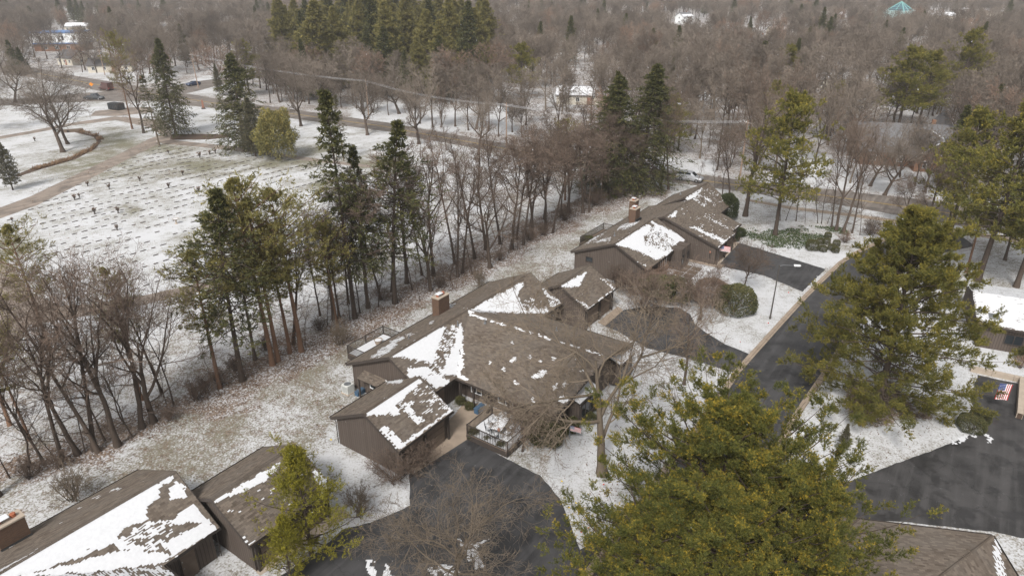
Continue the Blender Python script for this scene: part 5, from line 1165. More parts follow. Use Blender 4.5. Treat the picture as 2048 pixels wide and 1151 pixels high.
t = thing('birdbath', 'pale tan stone bowl on a pedestal in the cemetery', 'birdbath', P(353, 447)); m = MB(); m.lathe((0, 0, 0), [(.25, 0), (.12, .1), (.1, .5), (.42, .75), (.46, .8), (.38, .76)], 14); m.build('bowl', M['concrete'], t); m = MB(); m.lathe((0, 0, .76), [(.36, 0), (.2, .05)], 12); m.build('snow_cover', M['snow'], t)
# ------------------------------------------------------------ houses beyond the road
def far_house(label, px, Wd, D, h, roofh, wallm_, roofm_, rz, wins=(3, 1), snowroof=0., gable_front=False, name='far_house', chim=True):
    x, y = P(*px); t = thing(name, label, 'house', (x, y, 0), R(rz)); a, b = Wd / 2, D / 2
    mb = MB()
    for p, q in (((-a, -b), (a, -b)), ((a, -b), (a, b)), ((a, b), (-a, b)), ((-a, b), (-a, -b))): l = math.dist(p, q); mb.poly([(*p, 0), (*q, 0), (*q, h), (*p, h)], [(0, 0), (l, 0), (l, h), (0, h)])
    mb.poly([(-a, b, h), (-a, -b, h), (-a, 0, h + roofh * .93)], [(0, 0), (D, 0), (b, roofh)]); mb.poly([(a, -b, h), (a, b, h), (a, 0, h + roofh * .93)], [(0, 0), (D, 0), (b, roofh)]); mb.build('wall', wallm_, t)
    o = .4; r = MB(); k = roofh / b
    for s in (-1, 1):
        p = [(-a - o, s * (b + o), h - o * k), (a + o, s * (b + o), h - o * k), (a + o, 0, h + roofh), (-a - o, 0, h + roofh)]; r.poly(p if s < 0 else p[::-1]); q = [(v[0], v[1], v[2] - .15) for v in p]; r.poly(q[::-1] if s < 0 else q); r.poly([q[0], q[1], p[1], p[0]]); r.poly([q[1], q[2], p[2], p[1]]); r.poly([q[3], q[0], p[0], p[3]])
    ro = r.build('roof', roofm_, t)
    if snowroof:
        m = MB(); p = [(-a - o + .1, -(b + o) + .1, h - o * k + .1), (a + o - .1, -(b + o) + .1, h - o * k + .1), (a + o - .1, -b * (1 - snowroof), h + roofh * snowroof + .06), (-a - o + .1, -b * (1 - snowroof), h + roofh * snowroof + .06)]; m.poly(p); m.build('snow_cover', M['snow'], ro)
    if chim: m = MB(); m.box2((a * .4, .3, h + roofh * .5), (a * .4 + .7, .9, h + roofh + .8)); m.build('chimney', M['brick'], ro)
    nst = wins[1]
    for s in range(nst):
        for i in range(wins[0]): window(t, (-a + Wd * (i + .5) / wins[0], -b, 1.5 + s * 2.7), 1.1, 1.2, '-y', 1)
        for sg in (-1, 1): window(t, (sg * a, 0, 1.5 + s * 2.7), 1.1, 1.2, '+x' if sg > 0 else '-x', 1)
    m = MB(); m.box2((-.5 + a * .15, -b - .06, 0), (.5 + a * .15, -b + .02, 2.1)); m.build('door', M['redwood'], t); return t
WH = M['white']; CRM = M['cream']; RG = M['roofgrey']; RF = M['rooffar']
# two-storey white hall with blue roof trim
def hall():
    x, y = P(130, 100); t = thing('village_hall', 'two storey white and brick hall with blue roof edges', 'building', (x, y, 0), R(8)); m = MB(); m.box2((-11, -5, 0), (11, 5, 3.2)); m.build('wall', M['brick'], t); m = MB(); m.box2((-11.1, -5.1, 3.2), (11.1, 5.1, 8.0)); m.build('upper_wall', WH, t)
    for z, d in ((3.1, .35), (8.0, .5)): m = MB(); m.box2((-11 - d, -5 - d, z), (11 + d, 5 + d, z + .55)); m.build('trim_band', M['bluetrim'], t)
    for i in range(4): window(t, (-7.5 + i * 5, -5.1, 5.8), 1.0, 1.9, '-y', 0, M['trim'])
    for i in range(3): window(t, (-6 + i * 5, -5, 1.6), 1.6, 1.5, '-y', 1)
hall()
far_house('long low dark roofed house with pale gable behind the junction', (228, 142), 15, 8, 2.8, 2.2, CRM, RF, 12, (4, 1))
far_house('small white house with brick base among far bare trees', (342, 72), 8, 7, 4.5, 2., WH, RG, -10, (2, 1))
far_house('tan gabled house half hidden behind the junction tree', (150, 128), 9, 8, 3., 2.6, CRM, RF, -25, (3, 1), 0.)
far_house('white two storey house with grey roof beyond the evergreen grove', (1367, 48), 9, 8, 5.2, 2.5, WH, RG, 30, (3, 2), .5)
far_house('white gabled cottage amid the brown wood', (1512, 100), 8, 7, 4.2, 2.6, WH, RG, -30, (2, 1))
far_house('snow roofed pale house behind the pair of dark pines', (1820, 122), 13, 9, 4., 2.6, WH, RG, 20, (4, 1), .3)
far_house('cream cottage among thin trees below the snowy clearing', (1552, 72), 9, 7, 3.6, 2.4, CRM, RF, 10, (3, 1), .8)
far_house('low snow roofed house behind the white and blue hall', (160, 62), 14, 8, 3.0, 1.8, CRM, RG, 5, (4, 1), 1.)
far_house('low pale house with snowy roof deep behind the pines', (1870, 42), 26, 12, 4., 2., CRM, RG, 8, (5, 1), 1.)
far_house('long white roofed building far behind the glass pyramid', (1960, 34), 34, 14, 4.5, 2.2, CRM, RG, -6, (6, 1), 1.)
far_house('snow roofed bungalow far off amid grey-brown trees', (1660, 38), 18, 10, 3.4, 2.2, CRM, RG, 6, (4, 1), 1.)
far_house('pale bungalow with snowy roof near the far junction wood', (220, 60), 12, 8, 3., 2., CRM, RG, -8, (3, 1), 1.)
far_house('grey roofed ranch house half hidden across the road', (1170, 205), 16, 8, 2.8, 2.0, CRM, RG, -8, (4, 1), .9)
far_house('grey roofed house screened by thin trees beyond the snowy clearing', (1650, 172), 14, 9, 3., 2.4, CRM, RF, 15, (4, 1), .6)
# brick house with turret
def brickhouse():
    x, y = P(1812, 322); t = far_house('brick house with grey cross-gable roof and pointed turret across the road', (1805, 318), 19, 13, 3.0, 4.2, M['brick'], RG, -14, (4, 1), 0., name='brick_house')
    r = MB()
    for s in (-1, 1): p = [(3.5 + s * 4.4, -10.2, 2.8), (3.5 + s * 4.4, -.5, 2.8), (3.5, -.5, 6.2), (3.5, -10.2, 6.2)]; r.poly(p if s > 0 else p[::-1]); r.poly([(v[0], v[1], v[2] - .15) for v in p])
    r.build('cross_gable_roof', RG, t); m = MB(); m.poly([(-.5, -9.8, 0), (7.5, -9.8, 0), (7.5, -9.8, 3.), (3.5, -9.8, 6.), (-.5, -9.8, 3.)], [(0, 0), (8, 0), (8, 3), (4, 6), (0, 3)]); m.poly([(-.5, -9.8, 0), (-.5, -6, 0), (-.5, -6, 3), (-.5, -9.8, 3)], [(0, 0), (4, 0), (4, 3), (0, 3)]); m.poly([(7.5, -9.8, 0), (7.5, -6, 0), (7.5, -6, 3), (7.5, -9.8, 3)], [(0, 0), (4, 0), (4, 3), (0, 3)]); m.build('wall', M['brick'], t)
    window(t, (1.5, -9.8, 1.4), 1.3, 1.4, '-y', 1); window(t, (5.2, -9.8, 1.4), 1.3, 1.4, '-y', 1)
    m = MB(); m.lathe((6.5, 3.5, 0), [(2.4, 0), (2.4, 5.5)], 8); m.build('turret', M['brick'], t); m = MB(); m.lathe((6.5, 3.5, 5.5), [(2.8, 0), (1.4, 2.2), (.05, 4.2)], 8); m.build('turret_roof', RF, t)
    for a, b in (((3.5, -10.25, 6.22), (-.95, -10.25, 2.8)), ((3.5, -10.25, 6.22), (7.95, -10.25, 2.8)), ((3.5, -10.2, 6.25), (3.5, -1, 6.25))): m = MB(); m.bar(a, b, .13, 4); m.build('snow_line', M['snow'], t)
brickhouse()
# glass pyramid
def pyramid():
    x, y = P(1796, 38); t = thing('glass_pyramid', 'green framed glass pyramid rising above the far trees', 'building', (x, y, 0), R(35)); b = 6.6; h = 12.4; z0 = 6.2
    m = MB(); m.box2((-b - 12, -b - 4, 0), (b + 4, b + 4, z0)); m.build('base', simple('pale_panels', (.30, .42, .41), .6, .1), t); ap = (0, 0, h); c = [(-b, -b, z0), (b, -b, z0), (b, b, z0), (-b, b, z0)]
    for i in range(4):
        a, d = c[i], c[(i + 1) % 4]
        n = 5
        L = lambda p, q, f: tuple(p[k] + (q[k] - p[k]) * f for k in range(3))
        for r_ in range(n):
            f0, f1 = r_ / n, (r_ + .97) / n; m = MB(); m.poly([L(a, ap, f0), L(d, ap, f0), L(d, ap, f1), L(a, ap, f1)]); m.build('pane', simple('pyramid_glass', (.05, .10, .13), .2, .1), t)
            m = MB(); m.bar(L(a, ap, f0), L(d, ap, f0), .14, 4); m.build('crossbar', M['copper'], t)
        m = MB(); m.bar(a, ap, .42, 5); m.build('corner_beam', M['copper'], t); mid = L(a, d, .5); m = MB(); m.bar(mid, ap, .3, 5); m.build('rib', M['copper'], t)
pyramid()
# ------------------------------------------------------------ tree archetypes
T = {}
T['tall1'] = bare('tall1', 1, 18, 8.5, .40, 10, .22, .7, 30, 70, 8, 7, 4, low=5, rmin=.011)
T['tall2'] = bare('tall2', 2, 18, 7.5, .34, 9, .20, .7, 25, 62, 8, 7, 4, low=6, rmin=.011)
T['tall3'] = bare('tall3', 3, 18, 10, .30, 8, .25, .5, 24, 64, 9, 7, 4, low=4, rmin=.011)
T['fork1'] = bare('fork1', 4, 18, 11, .13, 6, .30, .3, 18, 52, 10, 8, 5, low=2, rmin=.011)
T['fork2'] = bare('fork2', 5, 18, 11, .22, 8, .28, .45, 22, 62, 9, 8, 5, rmin=.011)
T['park1'] = bare('park1', 6, 18, 15, .16, 9, .42, .35, 28, 72, 10, 8, 6, rmin=.016, mats=(M['bark'], M['twig_far']))
T['park2'] = T['park1']
T['park3'] = bare('park3', 8, 18, 16, .15, 8, .40, .3, 30, 72, 10, 8, 6, rmin=.016, mats=(M['bark'], M['twig_far']))
T['dense'] = bare('dense', 9, 14, 9, .34, 11, .18, .6, 28, 74, 9, 8, 5, rmin=.013, mats=(M['bark'], M['twig']))
T['hero'] = bare('hero', 12, 16, 17, .17, 7, .36, .34, 26, 70, 10, 8, 6, 3, limb=.40, rmin=.009, jit=.16, up=.03, mats=(M['bark_pale'], M['twig_pale']))
T['spread'] = bare('spread', 14, 9, 18, .16, 10, .2, .35, 45, 84, 11, 9, 6, 0, limb=.36, rmin=.009, jit=.2, up=.02, mats=(M['bark_pale'], M['twig_pale']))
T['vase'] = bare('vase', 15, 6, 6.5, .26, 10, .11, .3, 25, 62, 9, 8, 5, rmin=.007, mats=(M['bark'], M['twig']))
T['sap1'] = bare('sap1', 16, 10, 2.8, .25, 8, .06, .8, 25, 55, 6, 4, 3, rmin=.010, mats=(M['bark'], M['twig']))
T['sap2'] = bare('sap2', 17, 8, 3.4, .15, 8, .05, .7, 25, 60, 6, 5, 3, rmin=.009, mats=(M['bark'], M['twig']))
T['far1'] = bare('far1', 18, 16, 12, .22, 9, .26, .45, 26, 70, 8, 7, 5, rmin=.026, mats=(M['bark'], M['twig_far']))
T['far2'] = bare('far2', 19, 16, 8.5, .28, 10, .22, .65, 24, 62, 8, 6, 5, rmin=.026, mats=(M['bark'], M['twig_far']))
T['far3'] = bare('far3', 20, 16, 14, .20, 9, .28, .35, 28, 74, 8, 7, 5, rmin=.028, mats=(M['bark'], M['twig_far']))
T['far4'] = bare('far4', 21, 16, 10, .2, 9, .24, .5, 24, 64, 8, 7, 5, rmin=.026, mats=(M['bark'], M['twig_orange']))
T['far5'] = bare('far5', 22, 16, 10, .3, 7, .26, .5, 18, 50, 8, 6, 4, rmin=.03, mats=(M['bark_pale'], M['twig_far']))
SPM = (M['bark'], M['spruce'])
T['spr1'] = conifer('spr1', 31, 20, 10.5, .07, .30, .42, 6, 'spruce', -.15, 11, 7, .36, .085, SPM, irregular=.3, gap=.08)
T['spr2'] = T['spr1']
T['line1'] = conifer('line1', 33, 20, 7.6, .28, .24, .46, 5, 'column', -.12, 9, 6, .33, .085, SPM, dead=30, gap=.22, irregular=.3)
T['line2'] = conifer('line2', 34, 22, 7.6, .26, .24, .46, 5, 'spruce', -.12, 9, 6, .33, .085, SPM, dead=30, gap=.20, irregular=.3)
T['grey'] = conifer('grey', 35, 12, 4.6, .12, .16, .34, 7, 'column', -.04, 9, 6, .3, .08, (M['bark'], M['spruce_grey']))
T['sparse'] = conifer('sparse', 36, 14, 4.0, .2, .14, .6, 5, 'spruce', -.06, 7, 6, .28, .07, (M['bark_pale'], M['spruce_grey']), gap=.25)
T['scots1'] = conifer('scots1', 37, 19, 9, .46, .26, .72, 5, 'top', .02, 10, 5, .24, .06, (M['bark_red'], M['scots']), dead=22, gap=.1, irregular=.3, k3=4)
T['scots2'] = T['scots1']
T['wp1'] = conifer('wp1', 39, 18, 15, .04, .34, .72, 6, 'pine', -.035, 10, 3, .18, .038, (M['bark'], M['pine']), irregular=.14, k3=22, sub=.30, npb=8)
T['wp2'] = conifer('wp2', 40, 18, 11, .28, .30, .8, 5, 'pine', -.02, 10, 3, .28, .09, (M['bark'], M['pine']), irregular=.32, k3=8, gap=.10, sub=.40, npb=3)
T['fg1'] = conifer('fg1', 41, 15, 16.5, .05, .34, .80, 6, 'broad', .02, 9, 3, .165, .031, (M['bark'], M['pine_gold']), irregular=.14, k3=25, sub=.25, npb=8)
T['gold'] = conifer('gold', 43, 9, 6.8, .04, .14, .50, 5, 'pine', .04, 9, 3, .17, .036, (M['bark'], M['gold']), irregular=.38, k3=6, sub=.36, gap=.16, npb=5)
T['gr1'] = conifer('gr1', 44, 24, 9.5, .10, .28, .75, 7, 'spruce', -.08, 9, 5, .62, .17, (M['bark'], M['spruce']), irregular=.3)
T['gr2'] = conifer('gr2', 45, 24, 9.5, .10, .28, .75, 7, 'pine', -.08, 9, 5, .62, .17, (M['bark'], M['scots']))
T['round'] = shrub_mesh('round', 46, 3.6, 3.6, 4.2, 6500, .5, .14, M['scots'], 2., .5, .2)
T['cone'] = T['grey']
T['ball'] = shrub_mesh('ball', 48, 1, 1, .95, 5200, .10, .045, M['box'], 3., .14, .04)
T['loose'] = shrub_mesh('loose', 49, 1, 1, 1., 2600, .16, .06, M['box'], 2., .4, .2)
T['arb'] = shrub_mesh('arb', 50, .62, .62, 1.25, 3200, .16, .05, M['box'], 2.2, .25, .1, .6)
T['yew'] = shrub_mesh('yew', 51, 1.9, 1.9, 2.3, 9000, .22, .07, M['yew'], 2.3, .3, .05)
T['thick'] = twiggy('thick', 52, 3.2, 4.4, 26, 7, (M['bark'], M['twig']))
T['rusty'] = twiggy('rusty', 53, 2.4, 3.2, 16, 7, (M['bark'], M['twig_orange']))
T['bush'] = twiggy('bush', 54, 2.2, 2.8, 18, 7, (M['bark'], M['twig']))
T['pale'] = twiggy('pale', 55, 2.6, 2.6, 14, 7, (M['bark_pale'], M['twig_pale']))
T['hedge'] = shrub_mesh('hedge', 56, 1, 1, .95, 5200, .12, .03, M['twig_orange'], 2.6, .2, .05)
BARE = 'deciduous tree'
def tr(kind, base, top, label, cat='tree', name='bare_tree', ws=1., group=None, rz=None, h=None):
    hh = height(base[0], base[1], top) if h is None else h
    return plant(T[kind], name, label, cat, P(*base), hh, ws, rz, group)
# ---- tree line between cemetery and houses (from the lower left up to the road)
tr('fork2', (-6, 992), 560, 'thick leaning bare tree rooted beside the brick chimney lawn edge')
tr('tall2', (90, 929), 640, 'slender bare tree with thin leaning trunk at the start of the tree line', ws=.8)
tr('tall1', (125, 920), 590, 'bare tree with a long straight trunk next to the slender leaning one')
tr('tall3', (156, 908), 560, 'bare tree with dark trunk and a low drooping side limb in the tree line')
tr('tall1', (189, 900), 520, 'bare tree of a twin pair sharing one root in the tree line', group='twin bare trees'); tr('tall2', (197, 903), 530, 'bare tree of a twin pair sharing one root in the tree line', group='twin bare trees')
tr('fork2', (236, 891), 500, 'stout single bare tree with reddish leaves round its foot', ws=.95)
tr('tall3', (284, 856), 490, 'bare tree standing close beside the low forking one')
tr('fork1', (307, 843), 478, 'bare tree forking low into heavy crooked limbs at the lawn edge')
for i, b in enumerate(((335, 813), (349, 812), (248, 847), (210, 881), (757, 612), (825, 580), (1017, 506), (610, 690), (655, 650), (742, 640), (440, 790), (720, 625), (840, 600), (890, 566), (60, 930), (20, 955), (110, 920), (170, 905), (265, 875), (700, 640), (900, 560), (945, 548), (1000, 515), (1035, 500), (1150, 432), (1185, 415), (1222, 392), (1290, 385), (1299, 382), (1306, 380), (1560, 441), (1571, 441), (1635, 446), (1643, 447), (1654, 448), (1720, 470), (1610, 446), (1310, 376), (1395, 376), (1430, 385), (1445, 388))):
    tr('sap1' if i % 2 else 'sap2', b, 0, 'thin bare sapling at the foot of the tree line', 'sapling', 'sapling', random.uniform(.8, 1.4), 'saplings along the tree lines', h=random.uniform(5.5, 11))
rb = random.Random(31); BL = [(330, 830), (640, 672), (700, 640), (800, 596), (870, 565), (980, 520), (1060, 472), (1150, 428), (1230, 390)]
for i in range(26):
    f = (i + rb.random()) / 26 * (len(BL) - 1); k = int(f); w_ = f - k; bx_ = BL[k][0] * (1 - w_) + BL[k + 1][0] * w_; by_ = BL[k][1] * (1 - w_) + BL[k + 1][1] * w_; sc_ = max(.35, (by_ - 250) / 500)
    kk = rb.choice(('tall1', 'tall2', 'tall2', 'dense', 'tall1', 'tall3')); plant(T[kk], 'bare_tree', {'tall1': 'bare straight-trunked tree crowded in the belt between cemetery and houses', 'tall2': 'bare slim tree crowded in the belt between cemetery and houses', 'dense': 'bare fine-twigged tree crowded in the belt between cemetery and houses', 'tall3': 'bare wide-crowned tree crowded in the belt between cemetery and houses'}[kk], 'tree', P(bx_ - 6 * sc_, by_ - rb.uniform(8, 46) * sc_), rb.uniform(12, 18.5), rb.uniform(.75, 1.15), None, 'belt trees, ' + {'tall1': 'straight', 'tall2': 'slim', 'dense': 'fine twigged', 'tall3': 'wide crowned'}[kk])
PINE = 'pine tree'; SPR = 'spruce tree'
tr('scots1', (100, 700), 440, 'broad flat-layered pine standing in the cemetery before the wide tan path', PINE, 'pine_tree', 1.05)
tr('scots2', (20, 850), 610, 'ragged green-topped pine at the lower end of the tree line', PINE, 'pine_tree', 1.1)
tr('scots1', (60, 880), 640, 'small olive pine crowded by the slender leaning trees', PINE, 'pine_tree', .9)
tr('scots2', (285, 800), 530, 'pine with one dark green tuft between bare crowns', PINE, 'pine_tree', .62)
tr('line1', (485, 761), 368, 'dark spruce with ragged drooping skirts at the rear lawn edge', SPR, 'spruce_tree', 1.15)
tr('scots1', (545, 729), 345, 'twin-stemmed pine with reddish trunk and olive top', PINE, 'pine_tree', 1.0); tr('scots2', (556, 722), 385, 'shorter pine leaning out of the twin-stemmed pine', PINE, 'pine_tree', 1.)
tr('scots2', (603, 702), 372, 'straight pine with orange lower branches behind the rear deck', PINE, 'pine_tree', 1.1)
tr('scots1', (676, 664), 440, 'shorter flat-topped pine beside the tallest spruce', PINE, 'pine_tree', .9)
tr('line2', (710, 636), 174, 'tallest narrow spruce of the tree line with spired top', SPR, 'spruce_tree', 1.0)
tr('line1', (790, 606), 238, 'open green spruce with bare lower trunk behind the chimney', SPR, 'spruce_tree', 1.15)
tr('line2', (735, 612), 290, 'second narrower spruce tucked beside the open green one', SPR, 'spruce_tree', .9)
for px_, ty_ in (((440, 775), 500), ((580, 705), 440)): tr('scots2' if ty_ % 20 else 'scots1', px_, ty_, 'ragged olive pine filling the conifer clump of the tree line', PINE, 'pine_tree', 1.1, 'olive pines of the conifer clump')
tr('fork1', (862, 581), 290, 'three-stemmed bare tree behind the chimney', ws=.8)
tr('tall2', (915, 554), 300, 'bare tree with thin reddish crown, first of a close pair'); tr('tall1', (925, 546), 310, 'bare tree with spreading fine twigs, second of a close pair', ws=.9)
tr('fork1', (980, 535), 295, 'heavy bare tree forking at its base by the leafy slope', ws=1.05)
for i, (b, tp) in enumerate((((1023, 498), 270), ((1046, 490), 262), ((1067, 474), 258), ((1091, 458), 250), ((1105, 466), 268), ((1139, 426), 245), ((1166, 426), 240), ((1178, 424), 262))):
    tr(('dense', 'tall1', 'dense', 'fork2', 'tall3', 'dense', 'dense', 'tall2')[i], b, tp, 'bare tree with dense rusty twigs in the row behind the far house', ws=(1.15, .9, 1.2, .9, .8, 1.3, 1.3, .9)[i], group='dense bare trees behind the far house')
tr('spr2', (1208, 382), 150, 'dark full spruce rising behind the rusty bare crowns', SPR, 'spruce_tree', 1.5); tr('spr1', (1278, 378), 128, 'tall dark spruce standing by the road beyond the far house', SPR, 'spruce_tree', 1.35); tr('line2', (1225, 375), 140, 'slim spruce squeezed between two dark spruces', SPR, 'spruce_tree', .8); tr('scots1', (1130, 400), 235, 'yellowish pine crown among rusty bare trees', PINE, 'pine_tree', .9)
for i, (b, tp) in enumerate((((1242, 389), 250), ((1258, 386), 245))): tr('dense', b, tp, 'grey-brown bare tree in the clump before the dark spruces', ws=1.05, group='clump before the dark spruces')
tr('tall2', (1322, 374), 170, 'slim bare tree at the road verge behind the far house', ws=.7); tr('tall3', (1337, 379), 165, 'open bare tree with angled trunk at the road verge', ws=.75)
# ---- across and along the road to the right
tr('fork2', (1490, 432), 108, 'very large spreading bare tree between the far house and the road', ws=.95); tr('tall3', (1459, 396), 250, 'medium bare tree behind the clipped yew')
tr('wp2', (1550, 470), 193, 'tufted white pine over the ground cover bed', PINE, 'pine_tree', .95)
tr('tall1', (1592, 442), 280, 'lone thin bare tree beside the narrow sidewalk', ws=.5)
tr('fork2', (1672, 461), 215, 'largest bare tree of the roadside clump by the curving drive', ws=.8); tr('tall3', (1686, 464), 225, 'leaning bare tree of the roadside clump by the curving drive', ws=.8); tr('tall1', (1663, 455), 240, 'slim bare tree of the roadside clump by the curving drive', ws=.6); tr('tall2', (1704, 466), 270, 'slanting bare tree at the end of the roadside clump', ws=.8)
tr('park2', (1769, 390), 240, 'stout short-trunked bare tree in front of the brick house'); tr('dense', (1900, 440), 330, 'grey bare tree tangled before the dark pines', ws=1.4); tr('fork2', (1850, 470), 300, 'twisted bare tree over the end of the drive'); tr('dense', (2010, 520), 350, 'grey bare tree leaning over the snowy slope', ws=1.3); tr('dense', (1800, 452), 352, 'small tangled bare tree at the drive mouth', ws=1.5)
tr('wp2', (1955, 562), 215, 'tall dark white pine above the low snowy house', PINE, 'pine_tree', 1.05); tr('wp2', (2032, 574), 270, 'second dark white pine behind the low snowy house', PINE, 'pine_tree', 1.0); tr('scots1', (1932, 545), 330, 'slim dark pine beside the tall dark white pine', PINE, 'pine_tree', .9); tr('wp2', (1900, 470), 225, 'golden-green pine dusted with snow behind the tall dark pine', PINE, 'pine_tree', .9); tr('wp2', (2085, 560), 300, 'pine with sagging branches at the edge of the snowy slope', PINE, 'pine_tree', 1.)
tr('wp2', (1795, 262), 98, 'broad dark pine behind the brick house', PINE, 'pine_tree', 1.2); tr('wp2', (1835, 255), 105, 'second broad dark pine behind the brick house', PINE, 'pine_tree', 1.1); tr('wp2', (1905, 232), 62, 'tall slim dark pine standing behind the broad pair', PINE, 'pine_tree', .9); tr('wp2', (1660, 272), 165, 'bushy yellow-green pine across the road', PINE, 'pine_tree', .8)
for px_, ty_, k_ in (((1740, 372), 235, 'park2'), ((1850, 385), 240, 'far3'), ((1890, 392), 250, 'far1'), ((1800, 352), 230, 'far2'), ((1830, 372), 262, 'far1'), ((1925, 400), 270, 'far2'), ((1700, 366), 250, 'far5')): tr(k_, px_, ty_, 'bare tree screening the brick house across the road', group='bare trees screening the brick house')
# ---- lawn trees near the houses
tr('hero', (1205, 947), 545, 'great spreading bare tree with tan bark over the middle house', ws=1.0, rz=R(60))
b = P(905, 1185); plant(T['spread'], 'bare_tree', 'wide low bare tree with pale tangled branches over the near driveway', 'tree', b, 8.6, 1.0, R(200))
tr('fork2', (1368, 768), 560, 'bare tree with a straight trunk at the middle driveway', ws=.85, rz=1.); tr('vase', (1487, 582), 480, 'small round-headed bare tree in the snowy lawn', ws=1.0)
tr('vase', (1045, 902), 800, 'small bare tree beside the front deck', ws=1.1); tr('vase', (1400, 640), 520, 'many-branched bare tree beside the clipped round hedge', ws=1.2); tr('dense', (1300, 650), 540, 'bare tree with fine twigs over the middle driveway', ws=1.2)
tr('wp1', (1755, 807), 426, 'large layered white pine on the snowy island beside the drive', PINE, 'pine_tree', 1.0, rz=.6)
plant(T['fg1'], 'pine_tree', 'huge golden-green pine beside the private drive', 'pine tree', P(1470, 790, 14.), 12.9, 1.22, .3); plant(T['fg1'], 'pine_tree', 'nearer golden-tipped pine leaning over the drive', 'pine tree', P(1600, 935, 12.5), 11.4, 1.0, 1.9); plant(T['fg1'], 'pine_tree', 'lower golden-green pine at the driveway mouth', 'pine tree', P(1330, 1015, 10.5), 9.6, 1.2, 4.2); plant(T['fg1'], 'pine_tree', 'middle golden-green pine of the group beside the drive', 'pine tree', P(1480, 985, 12.), 11., 1.1, 3.1)
plant(T['gold'], 'evergreen_tree', 'feathery golden evergreen in front of the lower garage', 'tree', P(590, 905, 8.3), 8.3, 1.0, .5); plant(T['gold'], 'evergreen_tree', 'smaller golden evergreen beside the feathery one', 'tree', P(560, 1040, 5.5), 5.5, .8, 2.5)
tr('cone', (1683, 900), 848, 'small young conical spruce on the snowy island', SPR, 'spruce_tree', 1.)
# ---- cemetery trees
tr('spr1', (352, 270), 76, 'tall dark spruce at the meeting of the cemetery paths', SPR, 'spruce_tree', .9); tr('sparse', (319, 291), 150, 'thin grey-green conifer in front of the tall cemetery spruce', 'conifer', 'conifer', 1.3); tr('spr2', (490, 302), 108, 'broad dark spruce with drooping skirts by the cemetery path', SPR, 'spruce_tree', 1.3)
tr('grey', (512, 313), 196, 'grey-green conifer in front of the broad spruce', 'conifer', 'conifer', 1.1); plant(T['round'], 'evergreen_tree', 'rounded olive evergreen on short trunk beside the grey conifer', 'tree', P(559, 318), height(559, 318, 215), .85); tr('sparse', (674, 318), 200, 'thin sparse conifer, first of two by the cemetery path', 'conifer', 'conifer', .8); tr('sparse', (688, 322), 190, 'thin sparse conifer, second of two by the cemetery path', 'conifer', 'conifer', .9); tr('grey', (536, 311), 240, 'small thin-trunked conifer between grey and rounded evergreens', 'conifer', 'conifer', .6)
plant(T['grey'], 'conifer', 'small dense conifer standing alone on the cemetery lawn', 'conifer', P(26, 380), height(26, 380, 275), .9); tr('cone', (440, 190), 128, 'small conical spruce by the side road', SPR, 'spruce_tree', .8); tr('scots2', (265, 258), 60, 'olive ragged conifer behind the leafless roadside tree', 'conifer', 'conifer', .7)
tr('fork2', (288, 266), 92, 'leafless tree with upswept limbs beside the cemetery drive', ws=.95); tr('park1', (126, 304), 112, 'massive bare cemetery tree, front one of a double'); tr('park3', (136, 288), 125, 'massive bare cemetery tree, rear one of a double', ws=.9); tr('park2', (-12, 262), 120, 'bare cemetery tree at the curve of the drive')
tr('park1', (602, 252), 98, 'round-crowned bare tree on the verge of the main road', ws=.85); tr('park2', (735, 270), 118, 'vase-shaped bare tree at the roadside by the cemetery', ws=.9); tr('park1', (838, 288), 122, 'wide fan-crowned bare tree at the roadside', ws=.85); tr('park2', (957, 309), 150, 'open forked bare tree at the roadside opposite the utility pole', ws=.8); tr('tall2', (893, 300), 165, 'narrow bare tree between two roadside trees', ws=.6); tr('park3', (560, 205), 90, 'bare tree beside the side road behind the broad spruce', ws=.8); tr('tall3', (930, 440), 300, 'slim bare tree inside the cemetery corner', ws=.7)
rv = random.Random(8)
for i in range(22):
    x_ = 545 + i * 23 + rv.uniform(-8, 8); kk = rv.choice(('park1', 'far1', 'far3', 'far2')); plant(T[kk], 'bare_tree', 'bare tree on the snowy verge between the road and the evergreen grove', 'tree', P(x_, float(road_y(x_, ROAD_UP)) - rv.uniform(4, 26)), rv.uniform(9, 15.5), rv.uniform(.9, 1.2), None, 'bare trees before the evergreen grove')
for (x_, y_) in ((40, 128), (95, 118), (10, 150), (-20, 176), (62, 140), (180, 128), (300, 148), (330, 140), (20, 112), (250, 128), (-30, 215), (30, 205)): plant(T[rv.choice(('park1', 'park3', 'far3'))], 'bare_tree', 'large bare tree around the junction and the hall', 'tree', P(x_, y_), rv.uniform(12, 18), rv.uniform(.9, 1.15), None, 'large bare trees around the junction')
for (x_, y_, h_) in ((35, 150, 12), (50, 146, 9), (70, 60, 14), (205, 40, 16), (185, 46, 13)): plant(T['gr1'], 'spruce_tree', 'dark green spruce near the white and blue hall', 'spruce tree', P(x_, y_), h_, 1.3, None, 'spruces near the hall')
# evergreen grove beyond the road
rg = random.Random(5)
GP = PW([(566, 158), (600, 178), (700, 192), (800, 196), (900, 204), (985, 190), (1000, 150), (960, 110), (800, 92), (640, 100), (570, 120)]); cnt = 0
gx0, gx1 = min(p[0] for p in GP), max(p[0] for p in GP); gy0, gy1 = min(p[1] for p in GP), max(p[1] for p in GP); yy = gy0
while yy < gy1:
    xx = gx0
    while xx < gx1:
        q = (xx + rg.uniform(-2, 2), yy + rg.uniform(-2, 2))
        if pip(np.array([q[0]]), np.array([q[1]]), GP)[0]:
            k = rg.choice(('gr1', 'gr2', 'gr2', 'gr1')); plant(T[k], 'spruce_tree', 'tall olive-green spruce in the dense grove beyond the road', 'spruce tree', q, rg.uniform(16, 27), rg.uniform(.9, 1.45), None, 'spruces of the evergreen grove'); cnt += 1
        xx += 8.5
    yy += 12
